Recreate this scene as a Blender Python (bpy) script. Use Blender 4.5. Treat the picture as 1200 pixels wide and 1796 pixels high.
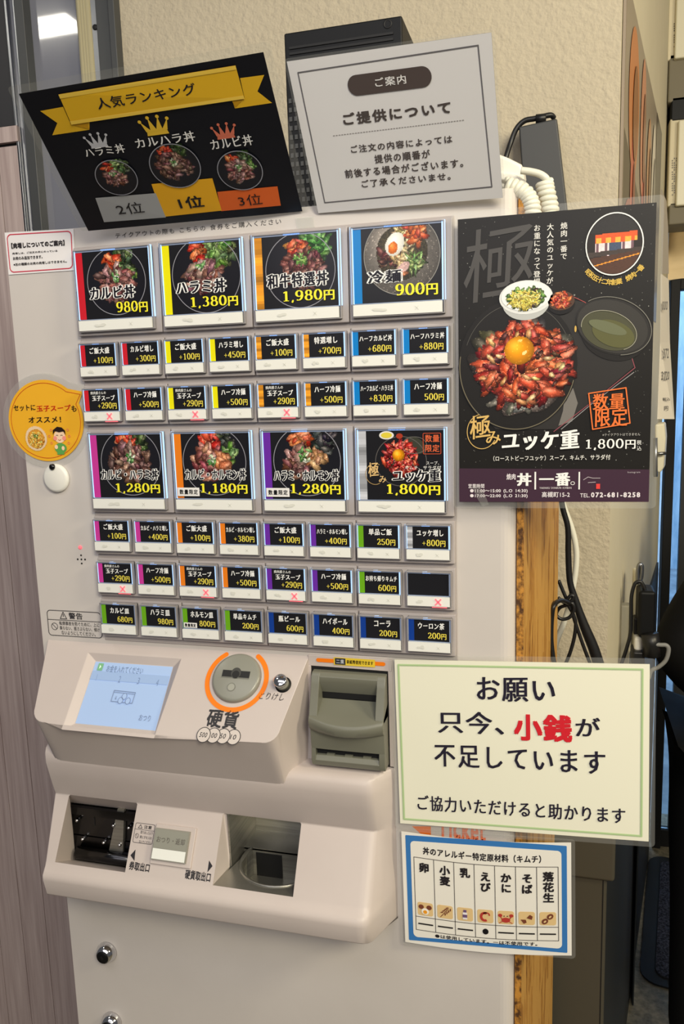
import bpy, bmesh, math, random
import numpy as np
from mathutils import Vector, Matrix
SC = bpy.context.scene
for _o in list(bpy.data.objects): bpy.data.objects.remove(_o)
COL = SC.collection
# ------------------------------------------------------------------ camera, world, lights, exposure
# 1 unit (u) = 5.35 cm: x right along the machine front, y into the wall, z up, floor at z = -30 u
U = 0.0535; FLOOR = -30.0
def rod(w):
    w = np.array(w); th = np.linalg.norm(w); k = w/th
    K = np.array([[0,-k[2],k[1]],[k[2],0,-k[0]],[-k[1],k[0],0]])
    return np.eye(3)+math.sin(th)*K+(1-math.cos(th))*K@K
CR = rod((0.16226168874, 0.26472565675, -0.00935378873)) @ np.array([[1,0,0],[0,0,-1],[0,1,0]], float)
CT = np.array((-1.77600095695, -1.85813219687, 17.2095850106)); CF = 1390.0
CC = -CR.T@CT
def W(x, y, z): return Vector((x*U, y*U, (z-FLOOR)*U))
cd = bpy.data.cameras.new('camera'); cam = bpy.data.objects.new('camera', cd); COL.objects.link(cam)
cd.sensor_fit = 'HORIZONTAL'; cd.sensor_width = 36.0; cd.lens = CF/1200*36; cd.clip_start = 0.02; cd.clip_end = 200
rm = Matrix((CR[0], -CR[1], -CR[2])).transposed().to_4x4(); rm.translation = W(*CC)
cam.matrix_world = rm
SC.camera = cam
world = bpy.data.worlds.new('world'); SC.world = world; world.use_nodes = True
world.node_tree.nodes['Background'].inputs[0].default_value = (0.80, 0.80, 0.84, 1)
world.node_tree.nodes['Background'].inputs[1].default_value = 0.15
def area(name, loc, target, sx, sy, power, col):
    l = bpy.data.lights.new(name, 'AREA'); l.shape = 'RECTANGLE'; l.size = sx*U; l.size_y = sy*U; l.energy = power; l.color = col
    o = bpy.data.objects.new(name, l); COL.objects.link(o); o.location = W(*loc)
    o.rotation_euler = (W(*target)-W(*loc)).to_track_quat('-Z', 'Y').to_euler(); return o
area('ceiling_and_fill_light', (-3, -22, 20), (-2, -8, -10), 30, 9, 8.5, (0.98, 0.96, 1.0))
area('ceiling_and_fill_light', (0, -60, 20), (0, 0, 0), 40, 22, 25.0, (0.98, 0.95, 1.0))  # fill lamp added far behind the viewer to brighten the leaning signs
area('ceiling_and_fill_light', (24, -34, 20), (8, 3, -6), 14, 12, 56.0, (1.0, 0.92, 0.72))
area('ceiling_and_fill_light', (-21, -5.6, 20), (-21, -5.6, 0), 5.5, 2.2, 2.6, (1.0, 0.95, 0.82))
area('ceiling_and_fill_light', (36, -12, 17), (9, 12, -8), 8, 8, 32.0, (1.0, 0.88, 0.62))  # added warm fill, no known fixture, brightens the walls on the right
area('daylight', (25, 74, 50), (22, 118, 0), 60, 40, 420.0, (0.66, 0.82, 1.0))
SC.view_settings.view_transform = 'Standard'; SC.view_settings.look = 'None'
SC.view_settings.gamma = 1.0; SC.view_settings.use_curve_mapping = False
SC.view_settings.exposure = -0.40

# ------------------------------------------------------------------ helpers
def lin(c):
    c = np.asarray(c, float); c = c/255.0 if c.max() > 1.001 else c
    return np.where(c <= 0.04045, c/12.92, ((c+0.055)/1.055)**2.4)
def ray(px, py): return CR.T@np.array([(px-600)/CF, (py-898)/CF, 1.0])
def at(px, py, Y):                      # the point of the plane y = Y seen there
    d = ray(px, py); return CC+d*(Y-CC[1])/d[1]
def hit(px, py, o, n):
    d = ray(px, py); o = np.asarray(o, float); n = np.asarray(n, float); return CC+d*((o-CC)@n)/(d@n)
WLOC = {}
class M:
    def __init__(s): s.v = []; s.f = []; s.c = []; s.m = []; s.sm = []
    def add(s, vs, fs, col=None, mat=0, smooth=False):
        k = len(s.v); s.v.extend([tuple(map(float, p)) for p in vs])
        c = tuple(lin(col)) if col is not None else (1, 1, 1)
        for f in fs: s.f.append(tuple(i+k for i in f)); s.c.append(c); s.m.append(mat); s.sm.append(smooth)
    def box(s, x0, x1, y0, y1, z0, z1, **k):
        s.hexa([(x0,y0,z0),(x1,y0,z0),(x1,y1,z0),(x0,y1,z0)], [(x0,y0,z1),(x1,y0,z1),(x1,y1,z1),(x0,y1,z1)], **k)
    def hexa(s, lo, hi, **k):
        s.add(list(lo)+list(hi), [(3,2,1,0),(4,5,6,7),(0,1,5,4),(1,2,6,5),(2,3,7,6),(3,0,4,7)], **k)
    def tube(s, pts, r, n=10, cap=True, **k):
        pts = [np.array(p, float) for p in pts]; N = len(pts); rs = r if hasattr(r, '__len__') else [r]*N
        k.setdefault('smooth', True); vs = []; up = None
        for i, p in enumerate(pts):
            t = pts[min(i+1, N-1)]-pts[max(i-1, 0)]; t = t/(np.linalg.norm(t)+1e-9)
            if up is None: up = np.array([0,0,1.0]) if abs(t[2]) < .9 else np.array([1.0,0,0])
            a = np.cross(t, up); a /= np.linalg.norm(a)+1e-9; b = np.cross(a, t); up = b
            for j in range(n):
                an = 2*math.pi*j/n; vs.append(p+rs[i]*(math.cos(an)*a+math.sin(an)*b))
        fs = [(i*n+j, i*n+(j+1)%n, (i+1)*n+(j+1)%n, (i+1)*n+j) for i in range(N-1) for j in range(n)]
        if cap: fs += [tuple(range(n))[::-1], tuple((N-1)*n+j for j in range(n))]
        s.add(vs, fs, **k)
    def lathe(s, o, ax, prof, n=28, **k):   # prof: (radius, height along ax)
        ax = np.array(ax, float); ax /= np.linalg.norm(ax); t = np.array([0,0,1.0]) if abs(ax[2]) < .9 else np.array([1.0,0,0])
        a = np.cross(ax, t); a /= np.linalg.norm(a); b = np.cross(ax, a); vs = []; k.setdefault('smooth', True)
        for r, h in prof:
            for j in range(n): an = 2*math.pi*j/n; vs.append(np.array(o)+ax*h+r*(math.cos(an)*a+math.sin(an)*b))
        fs = [(i*n+j, (i+1)*n+j, (i+1)*n+(j+1)%n, i*n+(j+1)%n) for i in range(len(prof)-1) for j in range(n)]
        fs.append(tuple((len(prof)-1)*n+j for j in range(n))); fs.append(tuple(range(n))[::-1])
        s.add(vs, fs, **k)
    def prism(s, prof, x0, x1, **k):        # (y,z) outline extruded along x
        n = len(prof); vs = [(x0, y, z) for y, z in prof]+[(x1, y, z) for y, z in prof]
        s.add(vs, [tuple(range(n))[::-1], tuple(range(n, 2*n))]+[(i, (i+1)%n, n+(i+1)%n, n+i) for i in range(n)], **k)
    def grid(s, P, **k):                    # P[i][j] points
        a = len(P); b = len(P[0]); s.add([q for r in P for q in r], [(i*b+j, i*b+j+1, (i+1)*b+j+1, (i+1)*b+j) for i in range(a-1) for j in range(b-1)], **k)
    def build(s, name, mats, parent=None, bevel=None, seg=3, ang=40, solid=None, label=None, sub=0, fix=True, kind=None):
        V = np.array([W(*p) for p in s.v]); c = (V.min(0)+V.max(0))/2
        me = bpy.data.meshes.new(name); me.from_pydata([tuple(p) for p in V-c], [], s.f)
        mats = mats if isinstance(mats, (list, tuple)) else [mats]
        for m in mats: me.materials.append(m)
        me.polygons.foreach_set('material_index', s.m); me.polygons.foreach_set('use_smooth', s.sm)
        at_ = me.attributes.new('Col', 'FLOAT_COLOR', 'FACE')
        at_.data.foreach_set('color', np.array([(*q, 1) for q in s.c], np.float32).ravel())
        me.update()
        if fix:
            bm = bmesh.new(); bm.from_mesh(me); bmesh.ops.remove_doubles(bm, verts=bm.verts, dist=1e-6)
            bmesh.ops.recalc_face_normals(bm, faces=bm.faces); bm.to_mesh(me); bm.free()
        o = bpy.data.objects.new(name, me); COL.objects.link(o); place(o, Vector(c), parent)
        if solid: md = o.modifiers.new('solid', 'SOLIDIFY'); md.thickness = solid*U; md.offset = 0
        if bevel:
            md = o.modifiers.new('bevel', 'BEVEL'); md.width = bevel*U; md.segments = seg; md.limit_method = 'ANGLE'; md.angle_limit = math.radians(ang)
            md.harden_normals = True
            me.polygons.foreach_set('use_smooth', [True]*len(me.polygons))
        if sub: md = o.modifiers.new('sub', 'SUBSURF'); md.levels = sub; md.render_levels = sub
        if label: o['label'] = label
        if kind: o['kind'] = kind
        return o
def place(o, wl, parent):
    WLOC[o.name] = wl.copy()
    if parent is not None: o.parent = parent; o.location = wl-WLOC[parent.name]
    else: o.location = wl
def empty(name, loc):
    o = bpy.data.objects.new(name, None); COL.objects.link(o); o.empty_display_size = .02; place(o, W(*loc), None); return o
def tag(o, label, cat, group=None):
    o['label'] = label; o['category'] = cat
    if group: o['group'] = group
    return o
def struct(o): o['kind'] = 'structure'; return o
def smooth_path(pts, n=8):
    P = [np.array(p, float) for p in pts]; P = [2*P[0]-P[1]]+P+[2*P[-1]-P[-2]]; out = []
    for i in range(1, len(P)-2):
        for t in np.linspace(0, 1, n, endpoint=False):
            a, b, c, d = P[i-1:i+3]
            out.append(.5*((2*b)+(c-a)*t+(2*a-5*b+4*c-d)*t*t+(3*b-a-3*c+d)*t**3))
    out.append(P[-2]); return out

# ------------------------------------------------------------------ materials
def mat(name, col, rough=.5, metal=0, emis=None, es=0, coat=0, spec=.5):
    m = bpy.data.materials.new(name); m.use_nodes = True; b = m.node_tree.nodes['Principled BSDF']
    b.inputs['Base Color'].default_value = (*lin(col), 1); b.inputs['Roughness'].default_value = rough; b.inputs['Metallic'].default_value = metal
    b.inputs['Specular IOR Level'].default_value = spec; b.inputs['Coat Weight'].default_value = coat; b.inputs['Coat Roughness'].default_value = .15
    if emis is not None: b.inputs['Emission Color'].default_value = (*lin(emis), 1); b.inputs['Emission Strength'].default_value = es
    return m
def nodes(m): return m.node_tree.nodes, m.node_tree.links, m.node_tree.nodes['Principled BSDF']
def vary(m, c0, c1, scale=(1,1,1), nscale=5, detail=6, bump=0, bscale=None, dist=0, lo=.35, hi=.65, rough=.6, vor=False):
    N, L, b = nodes(m)
    tc = N.new('ShaderNodeTexCoord'); mp = N.new('ShaderNodeMapping'); mp.inputs['Scale'].default_value = scale
    L.new(tc.outputs['Object'], mp.inputs['Vector'])
    t = N.new('ShaderNodeTexNoise'); t.inputs['Scale'].default_value = nscale; t.inputs['Detail'].default_value = detail; t.inputs['Roughness'].default_value = rough
    t.inputs['Distortion'].default_value = dist; L.new(mp.outputs[0], t.inputs['Vector'])
    r = N.new('ShaderNodeValToRGB'); r.color_ramp.elements[0].position = lo; r.color_ramp.elements[1].position = hi
    r.color_ramp.elements[0].color = (*lin(c0), 1); r.color_ramp.elements[1].color = (*lin(c1), 1)
    L.new(t.outputs[0], r.inputs[0]); L.new(r.outputs[0], b.inputs['Base Color'])
    if bump:
        t2 = t
        if bscale:
            t2 = N.new('ShaderNodeTexNoise'); t2.inputs['Scale'].default_value = bscale; t2.inputs['Detail'].default_value = 4; L.new(tc.outputs['Object'], t2.inputs['Vector'])
        bp = N.new('ShaderNodeBump'); bp.inputs['Strength'].default_value = bump; bp.inputs['Distance'].default_value = .003
        L.new(t2.outputs[0], bp.inputs['Height']); L.new(bp.outputs[0], b.inputs['Normal'])
    return m
def colmat(name, rough=.35, emis=0, coat=0, spec=.3):
    m = mat(name, (1,1,1), rough, coat=coat, spec=spec); N, L, b = nodes(m)
    a = N.new('ShaderNodeAttribute'); a.attribute_name = 'Col'; L.new(a.outputs['Color'], b.inputs['Base Color'])
    if emis: L.new(a.outputs['Color'], b.inputs['Emission Color']); b.inputs['Emission Strength'].default_value = emis
    return m
def filmmat(name, tint=(1,1,1), gl=.12, rough=.12, haze=0):
    m = bpy.data.materials.new(name); m.use_nodes = True; N = m.node_tree.nodes; L = m.node_tree.links; N.clear()
    o = N.new('ShaderNodeOutputMaterial'); t = N.new('ShaderNodeBsdfTransparent'); t.inputs[0].default_value = (*tint, 1)
    g = N.new('ShaderNodeBsdfGlossy'); g.inputs['Roughness'].default_value = rough
    if haze:
        df = N.new('ShaderNodeBsdfDiffuse'); df.inputs[0].default_value = (.85,.85,.82,1); mh = N.new('ShaderNodeMixShader'); mh.inputs[0].default_value = haze; L.new(t.outputs[0], mh.inputs[1]); L.new(df.outputs[0], mh.inputs[2]); t = mh
    mx = N.new('ShaderNodeMixShader'); fr = N.new('ShaderNodeLayerWeight'); fr.inputs[0].default_value = gl
    L.new(fr.outputs['Fresnel'], mx.inputs[0]); L.new(t.outputs[0], mx.inputs[1]); L.new(g.outputs[0], mx.inputs[2]); L.new(mx.outputs[0], o.inputs[0]); return m
MT = {}
MT['body'] = vary(mat('machine_enamel', (205,199,190), .38), (204,197,192), (212,205,200), nscale=3, bump=0)
MT['console'] = vary(mat('console_plastic', (205,194,188), .42), (198,186,181), (204,193,188), nscale=4)
MT['panel'] = mat('panel_plastic', (176,168,166), .45)
MT['housing'] = mat('button_housing', (150,146,148), .25)
MT['glow'] = mat('light_edge', (170,200,235), .25, emis=(165,205,255), es=1.15)
MT['glowdim'] = mat('light_edge_dim', (140,150,170), .2, emis=(150,180,230), es=.12)
MT['print'] = colmat('print_ink', .35)
MT['card'] = colmat('card_print', .22)
MT['paper'] = colmat('laminated_print', .36)
MT['strip'] = colmat('strip_print', .3)
MT['led'] = mat('led_red', (255,120,130), .4, emis=(255,95,110), es=.9)
MT['film'] = filmmat('clear_film', (.96,.965,.955), .2, .18, .10)
MT['clear'] = filmmat('clear_plastic', (.97,.98,1), .15, .1)
MT['chrome'] = mat('chrome', (225,225,228), .1, 1)
MT['black'] = mat('black_plastic', (12,13,15), .5, spec=.25)
MT['black2'] = mat('black_smooth', (58,59,60), .5)
MT['void'] = mat('dark_recess', (10,10,12), .6)
MT['bill'] = mat('bill_plastic', (116,116,103), .3)
MT['coin'] = mat('coin_plastic', (142,142,132), .28)
MT['steel'] = vary(mat('brushed_steel', (120,118,112), .3, .8), (150,148,140), (178,176,168), scale=(1,1,30), nscale=8)
MT['dsteel'] = mat('dark_steel', (70,70,72), .22, 1)
MT['trim'] = mat('aluminium', (150,152,156), .32, 1)
MT['cream'] = mat('cream_plastic', (226,220,196), .4)
MT['white'] = mat('white_plastic', (236,234,226), .38)
MT['cord'] = mat('cord_white', (232,230,216), .4)
MT['cable'] = mat('cable_black', (24,24,26), .4)
MT['rubber'] = mat('rubber_black', (14,15,18), .7)
MT['orange'] = mat('orange_ink', (250,128,10), .4)
MT['plaster'] = mat('plaster', (208,198,176), .85)
vary(MT['plaster'], (188,177,156), (197,186,164), nscale=2.5, bump=.9, bscale=120)
MT['plaster2'] = mat('smooth_plaster', (224,212,178), .8); vary(MT['plaster2'], (216,206,178), (222,212,186), nscale=3, bump=.12, bscale=60)
MT['wood'] = vary(mat('wood_laminate', (150,132,128), .45), (166,147,145), (200,183,180), scale=(26,26,.9), nscale=4, detail=5, lo=.3, hi=.7)
MT['osb'] = mat('strand_board', (190,140,60), .55)
N_, L_, B_ = nodes(MT['osb'])
_tc = N_.new('ShaderNodeTexCoord'); _mp = N_.new('ShaderNodeMapping'); _mp.inputs['Scale'].default_value = (16, 16, 2.6); _mp.inputs['Rotation'].default_value = (.05, .10, 0)
L_.new(_tc.outputs['Object'], _mp.inputs[0])
_v = N_.new('ShaderNodeTexVoronoi'); _v.inputs['Scale'].default_value = 6; L_.new(_mp.outputs[0], _v.inputs['Vector'])
_n = N_.new('ShaderNodeTexNoise'); _n.inputs['Scale'].default_value = 26; _n.inputs['Detail'].default_value = 6; L_.new(_mp.outputs[0], _n.inputs['Vector'])
_s = N_.new('ShaderNodeSeparateColor'); L_.new(_v.outputs['Color'], _s.inputs[0])
_a = N_.new('ShaderNodeMath'); _a.operation = 'ADD'; L_.new(_s.outputs[0], _a.inputs[0]); L_.new(_n.outputs[0], _a.inputs[1])
_r = N_.new('ShaderNodeValToRGB'); L_.new(_a.outputs[0], _r.inputs[0]); e = _r.color_ramp.elements
e[0].position = .35; e[0].color = (*lin((118,76,26)), 1); e[1].position = 1.35/1.0 if False else 1.0; e[1].color = (*lin((206,156,80)), 1)
x = e.new(.62); x.color = (*lin((178,124,52)), 1); L_.new(_r.outputs[0], B_.inputs['Base Color'])
MT['osbedge'] = vary(mat('strand_board_edge', (160,110,40), .7), (78,46,14), (196,136,52), scale=(1,1,.7), nscale=130, detail=4, lo=.38, hi=.6, bump=.4)
MT['wall_dark'] = mat('dark_board', (44,44,48), .5)
MT['frame'] = mat('dark_frame', (66,68,70), .45)
MT['pane'] = mat('window_pane', (122,124,136), .04, spec=.9, coat=.6)
MT['bin'] = mat('bin_plastic', (72,68,58), .5)
MT['bin2'] = mat('dark_box', (38,42,46), .5)
MT['mat'] = vary(mat('carpet_pile', (46,48,60), .95, spec=.1), (24,26,34), (74,76,90), nscale=170, detail=3, bump=.8)
MT['tile'] = vary(mat('floor_tile', (128,120,98), .6), (96,90,74), (140,132,112), nscale=60, detail=6, bump=.15)
MT['asphalt'] = vary(mat('outside_paving', (130,145,160), .8), (110,124,138), (150,166,180), nscale=6)
MT['outwall'] = vary(mat('outside_wall', (170,200,230), .8), (150,184,214), (196,220,240), nscale=4, scale=(4,1,1))
MT['glass'] = filmmat('door_glass', (.80,.88,.94), .2, .02)
MT['coat'] = mat('black_coat', (9,9,11), .75, spec=.2)
MT['skin'] = mat('skin', (214,170,140), .5)
MT['hair'] = mat('hair_black', (18,15,14), .6)
MT['slot'] = mat('slot_dark', (40,40,38), .5)
MT['vent'] = mat('vent_grey', (120,112,92), .6)
MT['lintel'] = vary(mat('lintel_wood', (232,204,150), .5), (226,198,144), (240,214,164), nscale=5, scale=(1,1,6))

# ------------------------------------------------------------------ lettering
GC = {}
_tcu = bpy.data.curves.new('t', 'FONT'); _to = bpy.data.objects.new('t', _tcu); COL.objects.link(_to); _tcu.resolution_u = 2
def _mesh_of(o):
    dg = bpy.context.evaluated_depsgraph_get(); ev = o.evaluated_get(dg); m = ev.to_mesh()
    v = np.array([(p.co.x, p.co.y, 0) for p in m.vertices]).reshape(-1, 3); f = [tuple(p.vertices) for p in m.polygons]; ev.to_mesh_clear(); return v, f
ADV = {}
def adv(ch):
    if ch not in ADV:
        if ord(ch) > 0x2e80: ADV[ch] = 1.0
        else:
            _tcu.offset = 0
            _tcu.body = 'H'+ch+'H'; bpy.context.view_layer.update(); a = _to.dimensions.x
            _tcu.body = 'HH'; bpy.context.view_layer.update(); ADV[ch] = a-_to.dimensions.x
    return ADV[ch]
def glyph(ch, w=0.0, con=1.0):          # w: added weight, con > 1: thin horizontals like a brush or ming face
    k = (ch, w, con)
    if k in GC: return GC[k]
    if w <= 0:
        _tcu.body = ch; bpy.context.view_layer.update(); GC[k] = _mesh_of(_to)
    else:                               # weight by overlaid shifts: wide in x, narrow in y when con > 1
        v, f = glyph(ch); n = len(v); wy = w if con == 1 else w/(con*con*1.6); N = 8 if w > .06 else 4; V = [v]; F = list(f)
        for i in range(N if n else 0):
            an = 2*math.pi*(i+.5)/N; q = 1/max(abs(math.cos(an)), abs(math.sin(an))) if N == 4 else 1
            V.append(v+np.array([w*math.cos(an)*q, wy*math.sin(an)*q, -(i+1)])); F += [tuple(j+n*(i+1) for j in t) for t in f]
        GC[k] = (np.concatenate(V), F)
    return GC[k]
# serif figures drawn as swelling strokes
def _ell(cx, cy, rx, ry, a0, a1, n=26):
    return [(cx+rx*math.cos(math.radians(a)), cy+ry*math.sin(math.radians(a))) for a in np.linspace(a0, a1, n)]
SER = {'0': [_ell(.29,.36,.205,.345,90,450,36)], '1': [[(.12,.60),(.30,.68)], [(.30,.71),(.30,.03)], [(.12,.02),(.48,.02)]],
 '2': [_ell(.28,.51,.18,.19,170,-35,20)+[(.30,.26),(.08,.05)], [(.07,.04),(.50,.04)], [(.50,.04),(.52,.16)]],
 '3': [_ell(.27,.535,.165,.165,150,-90,20), _ell(.27,.195,.20,.185,90,-150,22)],
 '4': [[(.38,.71),(.38,.02)], [(.38,.71),(.04,.21)], [(.04,.20),(.54,.20)], [(.24,.02),(.50,.02)]],
 '5': [[(.12,.68),(.48,.68)], [(.13,.70),(.12,.38)], [(.12,.38),(.18,.42)]+_ell(.27,.215,.20,.20,105,-150,24)],
 '6': [_ell(.30,.22,.19,.205,0,360,30), [(.47,.64)]+_ell(.36,.30,.26,.39,75,180,18)],
 '7': [[(.07,.68),(.52,.68)], [(.51,.67),(.34,.36),(.24,.02)], [(.07,.68),(.06,.54)]],
 '8': [_ell(.29,.535,.155,.165,0,360,30), _ell(.29,.19,.195,.185,0,360,30)],
 '9': [_ell(.28,.50,.19,.205,0,360,30), [(.11,.07)]+_ell(.22,.42,.26,.39,-105,0,18)],
 ',': [[(.10,.06),(.13,.0),(.07,-.12)]], '+': [[(.06,.30),(.50,.30)], [(.28,.08),(.28,.52)]], '-': [[(.05,.27),(.35,.27)]], '.': [[(.10,.05),(.10,-.02)]],
 ':': [[(.10,.45),(.10,.38)], [(.10,.05),(.10,-.02)]]}
SADV = {',': .24, '+': .60, '-': .40, '.': .22, ':': .22}
def sglyph(ch, thick=.125, thin=.05):
    k = ('S', ch, thick, thin)
    if k in GC: return GC[k]
    V = []; F = []
    for st in SER[ch]:
        P = np.array(st); t = np.gradient(P, axis=0); t /= np.linalg.norm(t, axis=1)[:, None]+1e-9
        w = (thin+(thick-thin)*np.abs(t[:, 1])**1.3)/2
        if ch == '+': w[:] = .03
        if ch in ',.:': w[:] = .06
        n = np.c_[-t[:, 1], t[:, 0]]; k0 = len(V)
        ly = -len(V)%7; ly = -(SER[ch].index(st))
        for i in range(len(P)): V += [(*(P[i]+n[i]*w[i]), ly), (*(P[i]-n[i]*w[i]), ly)]
        F += [(k0+2*i, k0+2*i+1, k0+2*i+3, k0+2*i+2) for i in range(len(P)-1)]
    GC[k] = (np.array(V), F); return GC[k]
def layout(s, w=0, con=1, serif=False, gap=0.0, rise=0.0, kana=1.0, tx=.125, tn=.05):
    x = 0; V = []; F = []; n = 0
    for ch in s:
        if ch in ' \u3000': x += .5 if ch == ' ' else 1; continue
        if serif and ch in SER: v, f = sglyph(ch, tx, tn); a = SADV.get(ch, .58); sc = 1.0
        else:
            v, f = glyph(ch, w, con); a = adv(ch); sc = .80 if (serif and ch == '円') else 1.0
            if 0x3040 < ord(ch) < 0x3100: sc = kana
        if len(v):
            q = v*np.array([sc, sc, 1])
            if rise: q = np.c_[q[:, 0], q[:, 1]+rise*(q[:, 0]-.5), q[:, 2]]
            V.append(q+np.array([x, 0, 0])); F += [tuple(i+n for i in t) for t in f]; n += len(v)
        x += a*sc+gap
    return np.concatenate(V), F
class Surf:                              # a flat sheet with corner o, unit axes ea, eb and outward normal n (all in u)
    def __init__(s, o, ea, eb, n=None, quad=None):
        s.o = np.array(o, float); s.ea = np.array(ea, float); s.eb = np.array(eb, float)
        s.n = np.array(n, float) if n is not None else np.cross(s.ea, s.eb); s.n /= np.linalg.norm(s.n); s.fn = None
    def __call__(s, a, b, h=0):
        p = s.o+a*s.ea+b*s.eb+h*s.n
        return s.fn(p, a, b) if s.fn else p
    def px(s, x, y):
        p = hit(x, y, s.o, s.n)-s.o; A = np.c_[s.ea, s.eb]; r = np.linalg.lstsq(A, p, rcond=None)[0]; return float(r[0]), float(r[1])
def quad_surf(P):                        # P: TL, TR, BR, BL points in u
    TL, TR, BR, BL = [np.array(q, float) for q in P]; w = (np.linalg.norm(TR-TL)+np.linalg.norm(BR-BL))/2; h = (np.linalg.norm(TL-BL)+np.linalg.norm(TR-BR))/2
    s = Surf(BL, (BR-BL)/w, (TL-BL)/h); s.w = w; s.h = h; s.P = (TL, TR, BR, BL)
    base = s
    nn = s.n.copy()
    def call(a, b, hh=0):
        u = a/w; v = b/h; p = (1-u)*(1-v)*BL+u*(1-v)*BR+u*v*TR+(1-u)*v*TL+hh*nn
        return p+s.bend(u, v) if s.bend else p
    s.bend = None; s.call = call
    # picture position -> sheet position through the four projected corners
    def proj(X): c = CR@X+CT; return np.array([600+CF*c[0]/c[2], 898+CF*c[1]/c[2]])
    src = [(0,h),(w,h),(w,0),(0,0)]; dst = [proj(q) for q in (TL,TR,BR,BL)]; A = []; B = []
    for (a, b), (x, y) in zip(src, dst):
        A += [[x,y,1,0,0,0,-a*x,-a*y],[0,0,0,x,y,1,-b*x,-b*y]]; B += [a, b]
    H = np.append(np.linalg.solve(np.array(A), np.array(B)), 1).reshape(3, 3)
    def px(x, y): q = H@np.array([x, y, 1]); return float(q[0]/q[2]), float(q[1]/q[2])
    s.px = px
    return s
def S(s, a, b, h): return s.call(a, b, h) if hasattr(s, 'call') else s(a, b, h)
HL = 0.006
class Ink(M):
    def __init__(s, surf): super().__init__(); s.s = surf
    def poly(s, pts, col, h=1, m=0): s.add([S(s.s, a, b, h*HL) for a, b in pts], [tuple(range(len(pts)))], col, m)
    def rect(s, a0, b0, a1, b1, col, h=1, m=0, n=1):
        if n == 1: s.poly([(a0,b0),(a1,b0),(a1,b1),(a0,b1)], col, h, m)
        else: s.grid([[S(s.s, a0+(a1-a0)*i/n, b0+(b1-b0)*j/n, h*HL) for j in range(n+1)] for i in range(n+1)], col=col, mat=m)
    def ell(s, ca, cb, ra, rb, col, h=1, rot=0, n=32, m=0):
        c, q = math.cos(rot), math.sin(rot)
        s.poly([(ca+ra*math.cos(t)*c-rb*math.sin(t)*q, cb+ra*math.cos(t)*q+rb*math.sin(t)*c) for t in np.linspace(0, 2*math.pi, n, endpoint=False)], col, h, m)
    def path(s, pts, wd, col, h=1, closed=False, m=0):
        P = np.array(pts, float)
        if closed: P = np.vstack([P, P[:1], P[1:2]])
        for i in range(len(P)-1-(1 if closed else 0)):
            a, b = P[i], P[i+1]; t = b-a; L = np.linalg.norm(t)
            if L < 1e-6: continue
            t /= L; n = np.array([-t[1], t[0]])*wd/2; e = t*wd*.3
            s.poly([a-n-e, b-n+e, b+n+e, a+n-e], col, h+(i%6)*.07, m)
    def ring(s, ca, cb, ra, rb, wd, col, h=1, a0=0, a1=360, n=48, m=0):
        A = np.radians(np.linspace(a0, a1, n)); V = []
        for t in A: V += [S(s.s, ca+(ra+wd/2)*math.cos(t), cb+(rb+wd/2)*math.sin(t), h*HL), S(s.s, ca+(ra-wd/2)*math.cos(t), cb+(rb-wd/2)*math.sin(t), h*HL)]
        s.add(V, [(2*i, 2*i+1, 2*i+3, 2*i+2) for i in range(n-1)], col, m)
    def rrect(s, a0, b0, a1, b1, r, col, h=1, wd=0, m=0):
        pts = []
        for cx, cy, st in ((a1-r,b1-r,0),(a0+r,b1-r,90),(a0+r,b0+r,180),(a1-r,b0+r,270)):
            pts += [(cx+r*math.cos(math.radians(st+t)), cy+r*math.sin(math.radians(st+t))) for t in np.linspace(0, 90, 7)]
        if wd: s.path(pts, wd, col, h, True, m)
        else: s.poly(pts, col, h, m)
    def text(s, t, a0, b0, a1, b1, col, h=2, m=0, slant=0, fit=True, edge=None, ew=.06, **k):
        k.setdefault('gap', .04)
        if edge is not None:
            kk = dict(k); kk['w'] = k.get('w', 0)+ew; v0, _ = layout(t, **k); v, f = layout(t, **kk); s._put(v, f, v0, a0, b0, a1, b1, edge, h, m, slant)
            h += 1
        v, f = layout(t, **k); s._put(v, f, v, a0, b0, a1, b1, col, h, m, slant)
    def _put(s, v, f, ref, a0, b0, a1, b1, col, h, m, slant):
        lo, hi = ref.min(0)[:2], ref.max(0)[:2]; q = np.c_[(v[:, :2]-lo)/np.maximum(hi-lo, 1e-6), v[:, 2]]
        hh = b1-b0
        s.add([S(s.s, a0+x*(a1-a0)+slant*y*hh, b0+y*hh, h*HL+z*.0004) for x, y, z in q], f, col, m)
    def ptext(s, t, p0, p1, col, **k): a0, b0 = s.s.px(*p0); a1, b1 = s.s.px(*p1); s.text(t, a0, b0, a1, b1, col, **k)
    def ppoly(s, pts, col, **k): s.poly([s.s.px(*q) for q in pts], col, **k)
    def vtext(s, t, a, b1, size, step, col, h=2, **k):
        for i, ch in enumerate(t):
            if ch == '　': continue
            v, f = layout('ー' if ch == 'ー' else ch, **k); c = (v.min(0)+v.max(0))/2 if ch not in 'っッ、' else np.array([.5,.38,0]); c[2] = 0
            q = (v-c)*np.array([size, size, 1])
            if ch == 'ー': q = np.c_[q[:, 1], q[:, 0], q[:, 2]]
            s.add([S(s.s, a+x, b1-(i+.5)*step+y, h*HL+z*.0004) for x, y, z in q], f, col)
    def raster(s, img, mask, a0, b0, a1, b1, h=1, m=0):
        H, Wd = mask.shape; k = len(s.v)
        for j in range(H+1):
            for i in range(Wd+1): s.v.append(tuple(S(s.s, a0+(a1-a0)*i/Wd, b1+(b0-b1)*j/H, h*HL)))
        L = lin(np.clip(img, 0, 1))
        for j in range(H):
            for i in range(Wd):
                if mask[j, i]:
                    q = k+j*(Wd+1)+i; s.f.append((q+Wd+1, q+Wd+2, q+1, q)); s.c.append(tuple(L[j, i])); s.m.append(m); s.sm.append(False)

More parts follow.
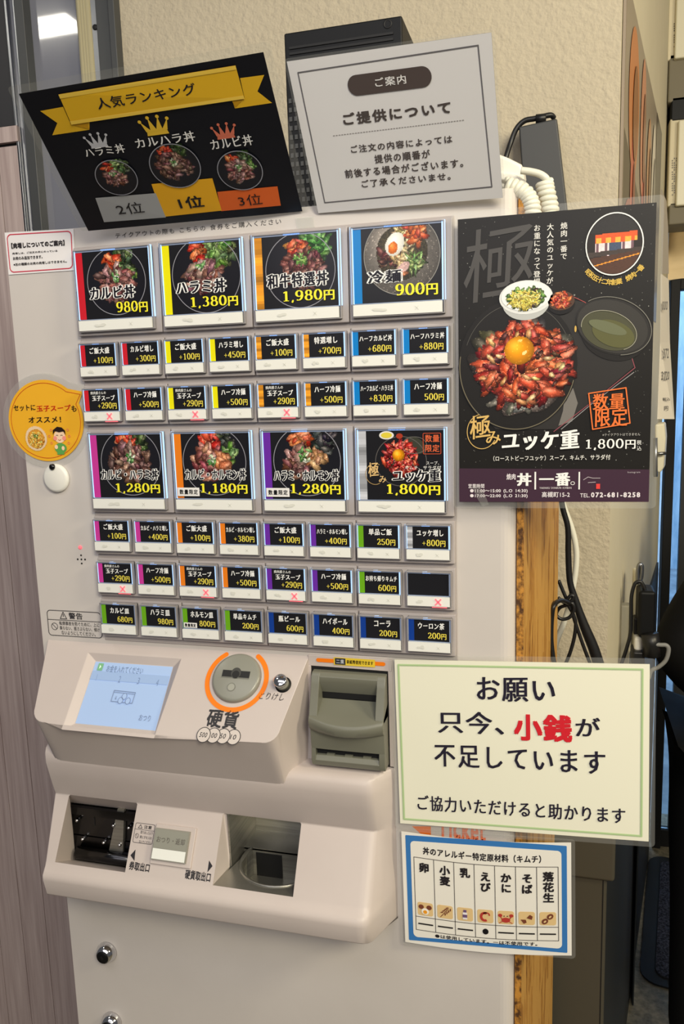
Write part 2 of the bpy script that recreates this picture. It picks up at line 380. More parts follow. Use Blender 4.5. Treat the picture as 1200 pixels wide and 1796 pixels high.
# ------------------------------------------------------------------ printed food pictures (the photographs on the cards)
class Pic:
    def __init__(s, h, w, seed=1):
        s.H, s.W = h, w; s.img = np.zeros((h, w, 3)); s.mask = np.zeros((h, w), bool); s.rs = np.random.RandomState(seed)
        s.Y, s.X = np.mgrid[0:h, 0:w].astype(float); s.X = (s.X+.5)/w; s.Y = (s.Y+.5)/h; s.asp = w/h
        g = s.rs.rand(h//2+2, w//2+2); s.noise = np.kron(g, np.ones((2, 2)))[:h, :w]*.5+s.rs.rand(h, w)*.5
    def blob(s, cx, cy, rx, ry, ang, col, rough=.25, shade=.5, spec=.3, grain=.2):
        c, q = math.cos(ang), math.sin(ang); dx = (s.X-cx)*s.asp; dy = s.Y-cy; rx *= s.asp if False else 1
        u = (dx*c+dy*q)/rx; v = (-dx*q+dy*c)/ry; th = np.arctan2(v, u); ph = s.rs.rand(4)*6.28
        R = 1+rough*(np.sin(2*th+ph[0])*.5+np.sin(3*th+ph[1])*.4+np.sin(5*th+ph[2])*.3); r = np.hypot(u, v)/R; k = r < 1
        if not k.any(): return
        sh = 1-shade*r**2+.35*shade*(-(dx+dy*1.2)/(rx+ry))+grain*(s.noise-.5)*1.6
        C = np.array(col)/255.0; im = C[None, None]*sh[..., None]
        hot = np.exp(-((u+.3)**2+(v+.35)**2)*5)*spec+(s.noise > .86)*spec*.6
        im = im+hot[..., None]*np.array([1, .92, .88]); s.img[k] = np.clip(im[k], 0, 1); s.mask |= k
    def pile(s, cx, cy, rx, ry, n, cols, size=.05, el=2.2, jit=22, **k):
        rs = s.rs
        for i in range(n):
            r = math.sqrt(rs.rand())*.98; t = rs.rand()*6.28; x = cx+rx*r*math.cos(t); y = cy+ry*r*math.sin(t)
            c = np.array(cols[rs.randint(len(cols))])+rs.randn()*jit*.6+rs.randn(3)*jit*.25
            z = size*(.7+.6*rs.rand()); s.blob(x, y, z*el*.7, z*.75, rs.rand()*3.14, np.clip(c, 0, 255), **k)
MEAT = [(150,104,100),(124,80,76),(172,130,126),(100,60,56),(140,88,80),(186,146,144)]
BROWN = [(132,94,86),(104,68,60),(152,114,106),(84,54,48)]
KIM = [(206,58,34),(224,92,48),(190,40,30),(236,140,90)]
LEAF = [(74,98,58),(54,74,44),(98,124,80),(40,52,36)]
GRN = [(104,146,70),(80,128,52),(146,180,110)]
NEGI = [(118,168,96),(190,214,170),(80,140,70),(220,232,206)]
def bowl(kind, h=84, w=84, seed=1):
    p = Pic(h, w, seed)
    def dish(col=(30,30,37)): p.blob(.5, .5, .5*p.asp, .5, 0, col, rough=0, shade=.05, spec=0, grain=.04)
    if kind in ('karubi', 'harami', 'wagyu', 'kh', 'kho', 'hho'): dish()
    if kind == 'karubi':
        p.pile(.66,.22,.13,.2,26,LEAF,.06); p.pile(.78,.42,.05,.09,8,GRN,.05); p.pile(.42,.20,.12,.09,14,KIM,.055)
        p.pile(.48,.52,.30,.27,90,MEAT,.055); p.pile(.50,.42,.07,.08,14,NEGI,.025)
    elif kind == 'harami':
        p.pile(.70,.22,.20,.20,40,LEAF+GRN,.06); p.pile(.55,.15,.12,.14,16,GRN,.06); p.pile(.38,.18,.10,.12,14,KIM,.05)
        p.pile(.47,.52,.26,.20,80,MEAT,.055); p.pile(.45,.38,.08,.05,12,NEGI,.025)
    elif kind == 'wagyu':
        p.pile(.72,.20,.18,.19,50,[(70,130,50),(96,160,72),(50,96,36)],.05,el=3.2); p.pile(.46,.20,.14,.09,16,[(200,84,46),(226,140,80),(170,60,36)],.05)
        p.pile(.54,.48,.29,.26,120,[(112,58,52),(92,44,38),(134,82,72)],.045); p.pile(.50,.36,.09,.07,22,[(90,150,60),(130,180,90)],.022,el=3)
    elif kind == 'kh':
        p.pile(.66,.18,.12,.13,22,LEAF,.055); p.pile(.42,.16,.13,.09,16,KIM,.05); p.pile(.48,.50,.34,.28,110,BROWN,.055); p.pile(.50,.42,.06,.09,14,NEGI,.025)
    elif kind == 'kho':
        p.pile(.68,.22,.13,.20,24,[(48,52,48),(34,38,36),(70,74,64)],.06); p.pile(.74,.40,.08,.15,14,GRN,.05); p.pile(.44,.20,.11,.15,18,KIM,.06)
        p.pile(.44,.52,.25,.24,70,[(168,104,96),(140,72,70),(190,130,116),(120,60,58)],.06); p.pile(.60,.50,.10,.10,10,[(206,130,90),(190,110,70)],.06); p.pile(.46,.50,.06,.10,14,NEGI,.025)
    elif kind == 'hho':
        p.pile(.74,.22,.18,.18,26,[(48,52,50),(34,38,38),(70,74,68)],.06); p.pile(.42,.16,.13,.10,18,KIM,.055)
        p.pile(.38,.52,.19,.22,50,MEAT,.06); p.pile(.64,.46,.15,.13,24,[(196,140,104),(170,116,84)],.055); p.pile(.48,.42,.09,.10,20,NEGI,.028)
    elif kind == 'reimen':
        p.blob(.5,.5,.5*p.asp,.5,0,(118,112,106),rough=0,shade=.25,spec=.3,grain=.12); p.blob(.5,.47,.34*p.asp,.34,0,(72,64,44),rough=.02,shade=.2,spec=.05,grain=.5)
        p.pile(.34,.50,.13,.17,26,[(96,44,34),(74,32,26)],.045); p.pile(.50,.38,.14,.28,60,[(196,174,126),(176,150,100),(214,196,150)],.03,el=4)
        p.pile(.66,.60,.09,.13,22,[(108,140,70),(150,172,104),(70,96,44)],.025,el=5); p.pile(.69,.22,.15,.13,24,[(210,90,36),(232,140,80),(186,66,30)],.05)
        p.blob(.41,.36,.115,.155,.5,(246,244,236),rough=.03,shade=.12,spec=.1,grain=.02); p.blob(.385,.405,.064,.075,.3,(238,120,30),rough=.05,shade=.2,spec=.2,grain=.1)
        p.blob(.50,.68,.13,.055,-.7,(206,170,166),rough=.1,shade=.1,spec=.1); p.blob(.52,.74,.07,.03,-.2,(180,110,70),rough=.1)
    elif kind == 'yukke':
        p.pile(.5,.5,.42,.42,170,[(206,50,44),(176,34,34),(220,90,66),(140,24,28),(210,74,50)],.055,el=2.6,spec=.4); p.pile(.5,.5,.42,.42,20,[(210,150,110),(60,30,26)],.03)
        p.blob(.47,.42,.15,.15,0,(248,158,14),rough=0,shade=.35,spec=.25,grain=.02)
    elif kind == 'soup':
        p.blob(.5,.5,.5,.5,0,(244,214,176),rough=.02,shade=.05,spec=0,grain=.02); p.blob(.5,.52,.40,.40,0,(240,168,60),rough=.04,shade=.15,spec=0,grain=.2)
        p.pile(.5,.55,.36,.32,60,[(250,190,70),(240,150,40),(252,214,110)],.05); p.pile(.5,.40,.12,.08,14,[(96,130,40),(130,160,60)],.03)
    return p.img, p.mask

# ------------------------------------------------------------------ the room
WY = 9.0                                                   # back wall
WR_O = np.array([7.82, WY, 0]); WR_D = np.array([.1685, .9857, 0]); WR_N = np.array([.9857, -.1685, 0])
def onwall(px, py): p = hit(px, py, WR_O, WR_N); return float((p-WR_O)@WR_D), float(p[2])
xl = at(216, 100, WY)[0]                                   # plaster starts right of the window frame
m = M(); m.box(xl, 7.82, WY, WY+3, FLOOR, 21); struct(m.build('wall_back', MT['plaster']))
m = M(); e1 = WR_O+WR_D*27; bk = e1+np.array([-3, 0, 0])
m.hexa([(7.8, WY+.01, FLOOR), (bk[0], bk[1], FLOOR), (e1[0], e1[1], FLOOR), (7.82, WY, FLOOR)], [(7.8, WY+.01, 21), (bk[0], bk[1], 21), (e1[0], e1[1], 21), (7.82, WY, 21)])
struct(m.build('wall_right', MT['plaster2']))
m = M(); m.box(-40, 60, -60, 40, FLOOR-1, FLOOR); struct(m.build('floor', MT['tile']))
m = M(); m.box(-40, 90, 40, 160, FLOOR-1.2, FLOOR-.1); struct(m.build('outside_ground', MT['asphalt']))
m = M(); m.box(-10, 90, 118, 120, FLOOR-.1, 60); struct(m.build('outside_wall', MT['outwall']))
m = M(); e2 = WR_O+WR_D*26; nn = WR_N*.12; zc_ = -10.5
m.hexa([(7.83, WY, FLOOR), (e2[0], e2[1], FLOOR), (e2[0]+nn[0], e2[1]+nn[1], FLOOR), (7.83+nn[0], WY+nn[1], FLOOR)], [(7.83, WY, zc_), (e2[0], e2[1], zc_), (e2[0]+nn[0], e2[1]+nn[1], zc_), (7.83+nn[0], WY+nn[1], zc_)])
struct(m.build('trim_2', MT['bin2']))
# wood panelled wall left of the machine
xw = at(30, 222, WY-.1)[0]; zt = at(0, 224, WY-.1)[2]; zb = at(0, 252, WY-.1)[2]
m = M(); m.box(-40, xw, WY+.05, WY+1, FLOOR, zt, col=(60, 48, 46), mat=1)
g = [at(21.7, 1440, WY)[0], at(65, 1440, WY)[0]]; st = (g[1]-g[0])
x1 = xw; k = 0
edges = [g[1]+st*.99*i for i in range(40, -46, -1)]
edges = [x for x in edges if x < xw-.15]
right = xw
for x in edges[:36]:
    m.box(x+.012, right-.012, WY-.1, WY+.04, FLOOR, zb-.12, mat=0); right = x
m.box(-40, xw, WY-.14, WY+.04, zb, zt, mat=0)
struct(m.build('wall_left', [MT['wood'], MT['void']], bevel=.01, seg=1))
m = M(); m.box(-40, at(20, 100, WY)[0], WY-.05, WY+.5, zt+.02, 21); struct(m.build('trim_1', MT['wall_dark'], bevel=.03))
# window with dark frame
def X(px, Y=WY): return at(px, 100, Y)[0]
m = M(); m.box(X(180), xl, WY-.25, WY+.6, -8, 21); m.box(X(205), xl, WY-.38, WY-.2, -8, 21); m.box(X(41), X(57), WY-.3, WY+.4, -8, 21)
win = struct(m.build('window_1', MT['frame'], bevel=.03))
m = M(); m.box(X(20), X(182), WY+.1, WY+.2, -8, 21); m.build('window_pane', MT['pane'], win)
m = M(); m.box(X(163), X(180), WY-.15, WY+.1, -8, 21); m.box(X(20)-.04, X(20)+.05, WY-.1, WY+.1, -8, 21); m.box(X(36), X(41), WY-.2, WY+.1, -8, 21)
q = at(167, 48, WY-.15); m.lathe(q, (0, -1, 0), [(.09, 0), (.09, .03), (.05, .05)], mat=1); m.build('window_stile', [MT['trim'], MT['void']], win, bevel=.02)
m = M()
for i in range(4): xa = X(144)+(X(163)-X(144))*i/4; m.tube([(xa+.12, WY-.1, -8), (xa+.12, WY-.1, 21)], .13, 12)
m.build('polished_rail', mat('polished_rail', (240,228,186), .18, .55), win)  # pale yellow base colour paints in the lamp reflections of a chrome rail

# ------------------------------------------------------------------ ticket machine
XL, XR, ZT = -5.99, 5.457, 4.45
mach = empty('ticket_machine', (0, 2.5, FLOOR)); tag(mach, 'beige floor-standing meal ticket vending machine with rows of illuminated menu buttons', 'ticket machine')
m = M(); R1 = .32
def rbox(m, x0, x1, y0, y1, z0, z1, r, left=False, **k):   # rounded right front corner
    pts = [(x0, y1), (x0, y0)]+[(x1-r+r*math.sin(t), y0+r-r*math.cos(t)) for t in np.linspace(0, math.pi/2, 8)]+[(x1, y1)]
    if left: pts = [(x0, y1)]+[(x0+r-r*math.cos(t), y0+r-r*math.sin(t)) for t in np.linspace(0, math.pi/2, 8)]+pts[2:]
    n = len(pts); vs = [(x, y, z0) for x, y in pts]+[(x, y, z1) for x, y in pts]
    m.add(vs, [tuple(range(n)), tuple(range(n, 2*n))[::-1]]+[(i, i+n, (i+1)%n+n, (i+1)%n) for i in range(n)], **k)
m.prism([(0, ZT), (0, -8.2), (1.7, -8.2), (1.7, -11.2), (0, -11.2), (0, FLOOR+.3), (5, FLOOR+.3), (5, ZT)], XL, 2.4)
rbox(m, 2.4, XR, 0, 5, FLOOR+.3, ZT, R1)
m.box(XL+.3, XR-.3, .3, 4.7, FLOOR, FLOOR+.3)
m.build('cabinet', MT['body'], mach)
mp = Surf((0, 0, 0), (1, 0, 0), (0, 0, 1), (0, -1, 0))     # machine front
CW = 1.05314
def cx(c): return (c-4)*CW
# menu panel with a plate for every module
m = M(); m.box(cx(0)-.02, cx(8)+.03, -.03, .05, -5.05, 4.03)
rows = [(0, 2, 4), (2, 1, 8), (3, 1, 8), (4, 2, 4), (6, 1, 8), (7, 1, 8), (8, 1, 8)]
for r, h, n in rows:
    w = 8//n; z1 = 4-r; z0 = z1-(h-.095)
    for i in range(0, n, 1 if w == 2 else 2):
        w2 = 2
        x0, x1 = cx(i*w)+(.012 if i else 0), cx(i*w+w2)-(.012 if i*w+w2 < 8 else 0)
        m.hexa([(x0, -.15, z0), (x1, -.15, z0), (x1, .0, z0), (x0, .0, z0)], [(x0, -.09, z1-.01), (x1, -.09, z1-.01), (x1, .0, z1-.01), (x0, .0, z1-.01)])
m.build('menu_panel', MT['panel'], mach, bevel=.02, seg=2)

RED, YEL, GOLD, BLU, MAG, ORG, PUR, SIL, GRE, NAVY = (208,38,52),(240,232,20),(226,150,44),(18,128,206),(204,62,158),(238,130,34),(108,48,168),(176,178,186),(108,172,32),(22,62,150)
BLK, INKY, WHT = (30,30,34), (250,240,60), (246,246,244)
BR = dict(w=.016, con=1.25, rise=.06)
BRB = dict(w=.035, con=1.3, rise=.06)
MENU = []
for c, (col, nm, pr, fd) in enumerate([(RED,'カルビ丼','980円','karubi'),(YEL,'ハラミ丼','1,380円','harami'),(GOLD,'和牛特選丼','1,980円','wagyu'),(BLU,'冷麺','900円','reimen')]): MENU.append((0, 2*c, 2, col, nm, pr, fd, 0))
SOUP = '焼肉屋さんの|玉子スープ'
for r, L in ((2, [(RED,'ご飯大盛','+100円'),(RED,'カルビ増し','+300円'),(YEL,'ご飯大盛','+100円'),(YEL,'ハラミ増し','+450円'),(GOLD,'ご飯大盛','+100円'),(GOLD,'特選増し','+700円'),(BLU,'ハーフカルビ丼','+680円'),(BLU,'ハーフハラミ丼','+880円')]),
  (3, [(RED,SOUP,'+290円',1),(RED,'ハーフ冷麺','+500円'),(YEL,SOUP,'+290円',1),(YEL,'ハーフ冷麺','+500円'),(GOLD,SOUP,'+290円',1),(GOLD,'ハーフ冷麺','+500円'),(BLU,'ハーフカルビ・ハラミ丼','+830円'),(BLU,'ハーフ冷麺','500円')]),
  (6, [(MAG,'ご飯大盛','+100円'),(MAG,'カルビ・ハラミ増し','+400円'),(ORG,'ご飯大盛','+100円'),(ORG,'カルビ・ホルモン増し','+380円'),(PUR,'ご飯大盛','+100円'),(PUR,'ハラミ・ホルモン増し','+400円'),(GRE,'単品ご飯','250円'),(SIL,'ユッケ増し','+800円')]),
  (7, [(MAG,SOUP,'+290円',1),(MAG,'ハーフ冷麺','+500円'),(ORG,SOUP,'+290円',1),(ORG,'ハーフ冷麺','+500円'),(PUR,SOUP,'+290円',1),(PUR,'ハーフ冷麺','+500円'),(GRE,'お持ち帰りキムチ','600円'),(None,'','',1)]),
  (8, [(GRE,'カルビ皿','680円'),(GRE,'ハラミ皿','980円'),(GRE,'ホルモン皿','800円'),(GRE,'単品キムチ','200円'),(NAVY,'瓶ビール','600円'),(NAVY,'ハイボール','400円'),(NAVY,'コーラ','200円'),(NAVY,'ウーロン茶','200円')])):
    for c, t in enumerate(L): MENU.append((r, c, 1, t[0], t[1], t[2], None, t[3] if len(t) > 3 else 0))
for c, (col, nm, pr, fd) in enumerate([(MAG,'カルビ・ハラミ丼','1,280円','kh'),(ORG,'カルビ・ホルモン丼','1,180円','kho'),(PUR,'ハラミ・ホルモン丼','1,280円','hho'),(SIL,'ユッケ重','1,800円','yukke')]): MENU.append((4, 2*c, 2, col, nm, pr, fd, 0))
MENU.sort(key=lambda t: (t[0], t[1]))
rnd = random.Random(4)
SPX = {}
for r, c, w, stripe, nm, pr, food, sold in MENU:
    X0, Z1 = cx(c), 4-r
    if w == 2: fx0, fx1, fz1, fz0 = .085, 1.965, .07, 1.83; kx0, kx1, kz1, kz0 = .13, 1.905, .125, 1.555; sw = .165; sz1, sz0 = 1.585, 1.805
    else: fx0, fx1, fz1, fz0 = .035, .99, .07, .82; kx0, kx1, kz1, kz0 = .07, .93, .115, .575; sw = .115; sz1, sz0 = .60, .80
    yc = -.16
    m = M(); a0, a1, b0, b1 = X0+fx0, X0+fx1, Z1-fz0, Z1-fz1
    m.box(a0, a1, -.15, -.05, b0, b1); t = .022
    for q in ((a0, a0+t, b0, b1), (a1-t, a1, b0, b1), (a0+t, a1-t, b1-t, b1), (a0+t, a1-t, b0, b0+t)): m.box(q[0], q[1], -.235, -.1, q[2], q[3])
    name = nm.replace('|', '') or 'blank black card'
    bt = m.build('menu_button', MT['housing'], mach, bevel=.008, seg=2)
    # light edge: the clear edge of the card holder, lit from behind
    m = M(); e = .042 if w == 1 else .06; k0, k1, q0, q1 = X0+kx0, X0+kx1, Z1-kz0, Z1-kz1
    dim = 1 if r == 8 or sold and not stripe else 0
    for (x0, x1, z0, z1, mi) in ((k0-e, k0-.003, q0-.01, q1+e, dim), (k1+.003, k1+e*1.2, q0-.01, q1+e, dim), (k0, k1, q1+.004, q1+e*.95, 1), (k0, k1, q0-.022, q0-.006, 1), (k0+(k1-k0)*.36, k0+(k1-k0)*.56, q1+.008, q1+e*1.02, 0)):
        m.box(x0, x1, -.21, -.16, z0, z1, mat=mi)
    m.build('light_edge', [MT['glow'], MT['glowdim']], bt)
    sf = Surf((k0, -.196, q0), (1, 0, 0), (0, 0, 1), (0, -1, 0)); I = Ink(sf); Wd, Hd = k1-k0, q1-q0
    I.box(k0, k1, -.196, -.15, q0, q1, col=BLK)
    if stripe:
        if stripe in (GOLD, SIL):
            for i in range(26):
                f = 1+.16*math.sin(i*.55+c*1.3)+.08*math.sin(i*1.3+c); I.rect(0, Hd*i/26, sw, Hd*(i+1)/26, np.clip(np.array(stripe)*f, 0, 255), 1)
        else: I.rect(0, 0, sw, Hd, stripe, 1)
    if w == 2 and food:
        cxm = {'karubi': (.545, .50, .40), 'harami': (.56, .50, .44), 'wagyu': (.55, .47, .42), 'reimen': (.555, .58, .43), 'kh': (.56, .52, .42), 'kho': (.53, .53, .42), 'hho': (.545, .53, .42), 'yukke': (.49, .56, .24)}[food]
        ca, cb, rr = cxm[0]*Wd, cxm[1]*Hd+.06, cxm[2]*Wd; rb = min(rr, Hd*1.2)
        img, mask = bowl(food, 92, 92, 3+c)
        yy = cb+rb-(np.arange(92)+.5)/92*2*rb; mask = mask & (yy < Hd-.004)[:, None]
        I.raster(img, mask, ca-rr, cb-rb, ca+rr, cb+rb, 1)
        if food == 'yukke':
            I.ring(ca+.02, cb-.06, rr*1.25, rr*1.2, .015, (96,92,90), .5); I.ell(.60, Hd-.09, .155, .085, (228,226,222), 1.4); I.ell(.60, Hd-.09, .115, .058, (226,206,70), 2)
            I.ell(.87, Hd-.11, .07, .055, (170,60,40), 1.7); I.ell(1.18, Hd-.30, .24, .16, (62,64,54), .45, -.5); I.ring(1.18, Hd-.30, .25, .17, .012, (110,108,104), 1.6)
            I.rrect(1.36, Hd-.48, 1.72, Hd-.06, .02, (205,84,54), 2, .012)
            for t_, p_, q_ in (('数量', 1.40, Hd-.24), ('限定', 1.40, Hd-.44)): I.text(t_, p_, q_, p_+.29, q_+.15, (232,110,70), 2, w=.01)
            I.text('スープ、', 1.42, .73, 1.68, .80, WHT, 3); I.text('キムチ、サラダ付', .98, .63, 1.72, .71, WHT, 3)
            I.text('極', .20, .48, .42, .78, (226,190,130), 3, **BR); I.text('み', .42, .36, .58, .50, (226,190,130), 3, **BR); I.ring(.34, .54, .20, .22, .012, (180,150,100), 2, 60, 300)
        elif food != 'reimen': I.ring(ca, min(cb, Hd-.02-rb) if False else cb, rr, rb, .016, (150,150,160), 2, *( (0, 360) if cb+rb < Hd else (90+math.degrees(math.acos(min(1, (Hd-cb)/rb))), 450-math.degrees(math.acos(min(1, (Hd-cb)/rb))))))
        elif food == 'reimen': I.ring(ca, cb, rr, rb, .014, (150,148,144), 2, 90+math.degrees(math.acos(min(1, (Hd-cb)/rb))), 450-math.degrees(math.acos(min(1, (Hd-cb)/rb))))
        nx = {'karubi': (.31,1.40,.40,.69), 'harami': (.30,1.43,.40,.69), 'wagyu': (.26,1.56,.40,.70), 'reimen': (.30,.97,.37,.62), 'kh': (.23,1.67,.40,.66), 'kho': (.23,1.67,.40,.66), 'hho': (.22,1.66,.38,.64), 'yukke': (.72,1.70,.38,.64)}[food]
        I.text(nm, nx[0], nx[2], nx[1], nx[3], (22,20,30), 4, edge=WHT, ew=.13, **dict(BRB, gap=.10))
        px0 = {'karubi': .94, 'reimen': .85, 'harami': .62, 'wagyu': .60}.get(food, .59)
        I.text(pr, px0, .09, 1.70, .335, INKY, 6, serif=True, w=.035, con=1.2, tx=.16)
        if food in ('kho', 'hho'):
            I.rect(.03, .05, .56, .24, (240,238,236), 7); I.text('数量限定', .08, .09, .52, .20, (24,24,26), 8, w=.02, gap=.15)
    elif nm:
        if '|' in nm:
            t1, t2 = nm.split('|'); I.text(t1, .17, .365, .56, .435, WHT, 2, w=.012, con=1.2, rise=.05); I.text(t2, .20, .22, .78, .345, WHT, 2, **BRB)
            I.text(pr, .34, .035, .81, .185, (240,222,90), 2, serif=True, w=.03, con=1.2, tx=.15)
        else:
            n = len(nm); wd = {3: .36, 4: .50, 5: .56, 6: .62}.get(n, .68); mid = .48
            I.text(nm, mid-wd/2, .26, mid+wd/2, .405 if n < 6 else .385, WHT, 2, **dict(BRB, gap=.08))
            I.text(pr, .32 if pr[0] == '+' else .41, .045, .80, .19, (240,222,90), 2, serif=True, w=.03, con=1.2, tx=.15)
        if nm == 'ホルモン皿':
            I.rect(.02, .01, .35, .13, (240,238,236), 3); I.text('数量限定', .05, .03, .32, .11, (24,24,26), 4, w=.03, gap=.15)
    cd_ = I.build('menu_card', MT['card'], bt, fix=False)
    if nm: cd_['label'] = name+' menu card, '+pr
    s0, s1, t0, t1 = X0+fx0+.025, X0+fx1-(.05 if w == 2 else .035), Z1-sz0, Z1-sz1
    J = Ink(Surf((s0, -.25, t0), (1, 0, 0), (0, 0, 1), (0, -1, 0))); LW, LH = s1-s0, t1-t0
    J.box(s0, s1, -.25, -.15, t0, t1, col=(238,238,232))
    for i in range(7): J.ell(LW*.3+rnd.uniform(-.05, .05)*w, LH*.5+rnd.uniform(-.02, .02), .03*w, .025, (222,222,214), 1+.1*i, n=12)
    if not sold:
        q = .03 if w == 1 else .035; ca, cb = LW*.72, LH*.48
        for sg in (1, -1): J.path([(ca-q, cb-q*sg), (ca+q, cb+q*sg)], .006, (214,214,206), 2)
    J.build('select_strip', MT['strip'], bt, fix=False)
    if sold:
        K = Ink(J.s); ca, cb = LW*.73, LH*.5
        for sg in (1, -1): K.path([(ca-.055, cb-.06*sg), (ca+.055, cb+.06*sg)], .03, (255,120,130), 3)
        K.box(s0+LW*.58, s0+LW*.93, -.24, -.2, t0-.028, t0-.012)
        K.build('sold_out_light', MT['led'], bt, fix=False)

# printed matter on the machine front
I = Ink(mp)
I.ptext('テイクアウトの際も こちらの 食券をご購入ください', (203, 418.5), (493, 383), (58,56,58), h=1, gap=.12)
I.build('takeaway_notice', MT['print'], mach, fix=False)
I = Ink(mp); L = [mp.px(*q) for q in ((83,1070),(180,1120))]
a0, a1 = -5.79, -4.31; b0, b1 = -5.02, -4.385
I.rrect(a0, b0, a1, b1, .09, (70,68,70), 1, .018); I.path([(a0, b1-.235), (a1, b1-.235)], .016, (70,68,70), 1)
I.text('警告', a0+.60, b1-.20, a0+.98, b1-.035, (58,56,60), 1, w=.02)
I.path([(a0+.36, b1-.2), (a0+.54, b1-.2), (a0+.45, b1-.03)], .018, (58,56,60), 1, True); I.path([(a0+.45, b1-.09), (a0+.45, b1-.145)], .02, (58,56,60), 1)
I.ring(a0+.18, b0+.23, .085, .085, .014, (58,56,60)); I.path([(a0+.12, b0+.29), (a0+.24, b0+.17)], .014, (58,56,60))
for i, t in enumerate(('転倒事故を防ぐために、上に', '乗らない、揺さぶらない、傾け', 'ないようにしてください。')): I.text(t, a0+.32+(.04 if i == 2 else 0), b0+.27-.12*i, a0+1.42-(.12 if i == 2 else 0), b0+.37-.12*i, (70,68,70), 1, w=.012)
I.build('warning_label', MT['print'], mach, fix=False)
I = Ink(mp); q = [(723,1449),(756,1449),(756,1464),(738,1462)]; I.ppoly(q, (240,120,30)); I.ptext('Ticket', (768,1467), (852,1436), (232,130,96), w=.02); I.ptext('Vending', (795,1476), (848,1468), (232,150,116))
I.build('ticket_lettering', MT['print'], mach, fix=False)
m = M(); q = at(141, 960, 0)
m.lathe((q[0], .01, q[2]), (0, -1, 0), [(.05, 0), (.045, .03), (.02, .045)], n=16); m.build('indicator_light', MT['led'], mach)
m = M(); q = at(143, 981, 0)
for dx, dz in ((0, 0), (-.1, 0), (.1, 0), (0, .1), (0, -.1)): m.lathe((q[0]+dx, .0, q[2]+dz), (0, -1, 0), [(.022, 0), (.022, .008)], n=12)
m.build('speaker_holes', MT['void'], mach)
q = at(101, 838, 0); m = M(); m.lathe((q[0], 0, q[2]), (0, -1, 0), [(.33, 0), (.34, .05), (.325, .09), (.27, .115)], n=40)
kc = m.build('lock_cover', MT['white'], mach, label='round white swivelling lock cover')
m = M(); m.lathe((q[0]-.03, -.11, q[2]+.27), (0, -1, 0), [(.07, -.02), (.07, .04), (.04, .06)], n=20); m.build('pivot_rivet', MT['dsteel'], kc)
for px, py in ((189, 1668), (198, 1790)):
    q = at(px, py, 0); m = M(); m.lathe((q[0], 0, q[2]), (0, -1, 0), [(.27, 0), (.27, .06), (.23, .14), (.19, .24), (.17, .25)], n=36)
    lk = m.build('door_lock', MT['chrome'], mach)
    m = M(); m.lathe((q[0], -.2, q[2]), (0, -1, 0), [(.165, 0), (.165, .06), (.15, .075)], n=30); fc = m.build('lock_face', MT['black'], lk)
    m = M(); m.hexa([(q[0]-.01, -.285, q[2]-.06), (q[0]+.05, -.285, q[2]-.02), (q[0]+.05, -.27, q[2]-.02), (q[0]-.01, -.27, q[2]-.06)], [(q[0]-.05, -.285, q[2]+.03), (q[0]+.0, -.285, q[2]+.07), (q[0], -.27, q[2]+.07), (q[0]-.05, -.27, q[2]+.03)]); m.build('keyhole', MT['void'], lk)

# ---- coin console
fO = np.array([0, -.0, -5.15]); fD = np.array([0, -math.sin(math.radians(42)), -math.cos(math.radians(42))]); fN = np.array([0, fD[2], -fD[1]]); fN = fN/np.linalg.norm(fN)
if fN[1] > 0: fN = -fN
face = Surf((-5.88, 0, -5.15), (1, 0, 0), -fD, fN)
FL = 2.02
def fp(x, t, d=0): return fO+np.array([x, 0, 0])+fD*t-fN*d                      # t down the slope, d sunk into it
sc = [face.px(*q) for q in ((163,1155),(302,1167),(268,1279),(128,1267))]
s0, s1 = np.mean([sc[0][0], sc[3][0]])-5.88, np.mean([sc[1][0], sc[2][0]])-5.88; t0, t1 = -np.mean([sc[0][1], sc[1][1]]), -np.mean([sc[2][1], sc[3][1]])
xl_, xl_b, xr_t, xr_b = -5.84, -5.47, .90, .51
m = M(); tE = FL
mg = .20
i1 = [fp(s0-mg, t0-mg*.8), fp(s1+mg, t0-mg*.8), fp(s1+mg*.3, t1+mg), fp(s0-mg, t1+mg)]
i2 = [fp(s0, t0, .12), fp(s1, t0, .12), fp(s1, t1, .12), fp(s0, t1, .12)]
rc = .34; arcR = []; arcL = []
for t in np.linspace(0, math.pi/2, 7):
    arcR.append((xr_b+.06-rc+rc*math.cos(t), tE-rc+rc*math.sin(t))); arcL.append((xl_b-.06+rc-rc*math.sin(t), tE-rc+rc*math.cos(t)))
lip = arcR+[(x, tE+.035*math.sin(math.pi*(x-arcL[0][0])/(arcR[-1][0]-arcL[0][0]))) for x in np.linspace(arcR[-1][0], arcL[0][0], 8)[1:-1]]+arcL
nl = len(lip); nR = 7; nB = nl-7
V = [fp(xl_, 0), fp(xr_t, 0)]+i1+i2+[fp(x, t) for x, t in lip]
low_ = [(.42, -.42, -8.38)]*0
bx = [min(max(x, -5.5), .42) for x, t in lip]
V += [(b, -.42, -8.36) for b in bx]
tail = [(.80, .03, -7.68), (.95, .03, -5.12), (-5.84, .03, -5.12), (-5.84, .03, -7.9)]; kt = len(V); V += tail
Lp = list(range(10, 10+nl)); Bk = list(range(10+nl, 10+2*nl))
F = [(0,1,3,2), tuple([1]+Lp[:nR]+[4,3]), tuple(Lp[nR-1:nB+1]+[5,4]), tuple(Lp[nB:]+[0,2,5])]
F += [(2+i, 2+(i+1)%4, 6+(i+1)%4, 6+i) for i in range(4)]+[(6,7,8,9)]
F += [(Lp[i], Bk[i], Bk[i+1], Lp[i+1]) for i in range(nl-1)]
F += [(1, kt+1, kt, Bk[0], Lp[0]), (Lp[-1], Bk[-1], kt+3, kt+2, 0), (0, kt+2, kt+1, 1), tuple(Bk+[kt+3, kt+2, kt+1, kt])]
m.add(V, F)
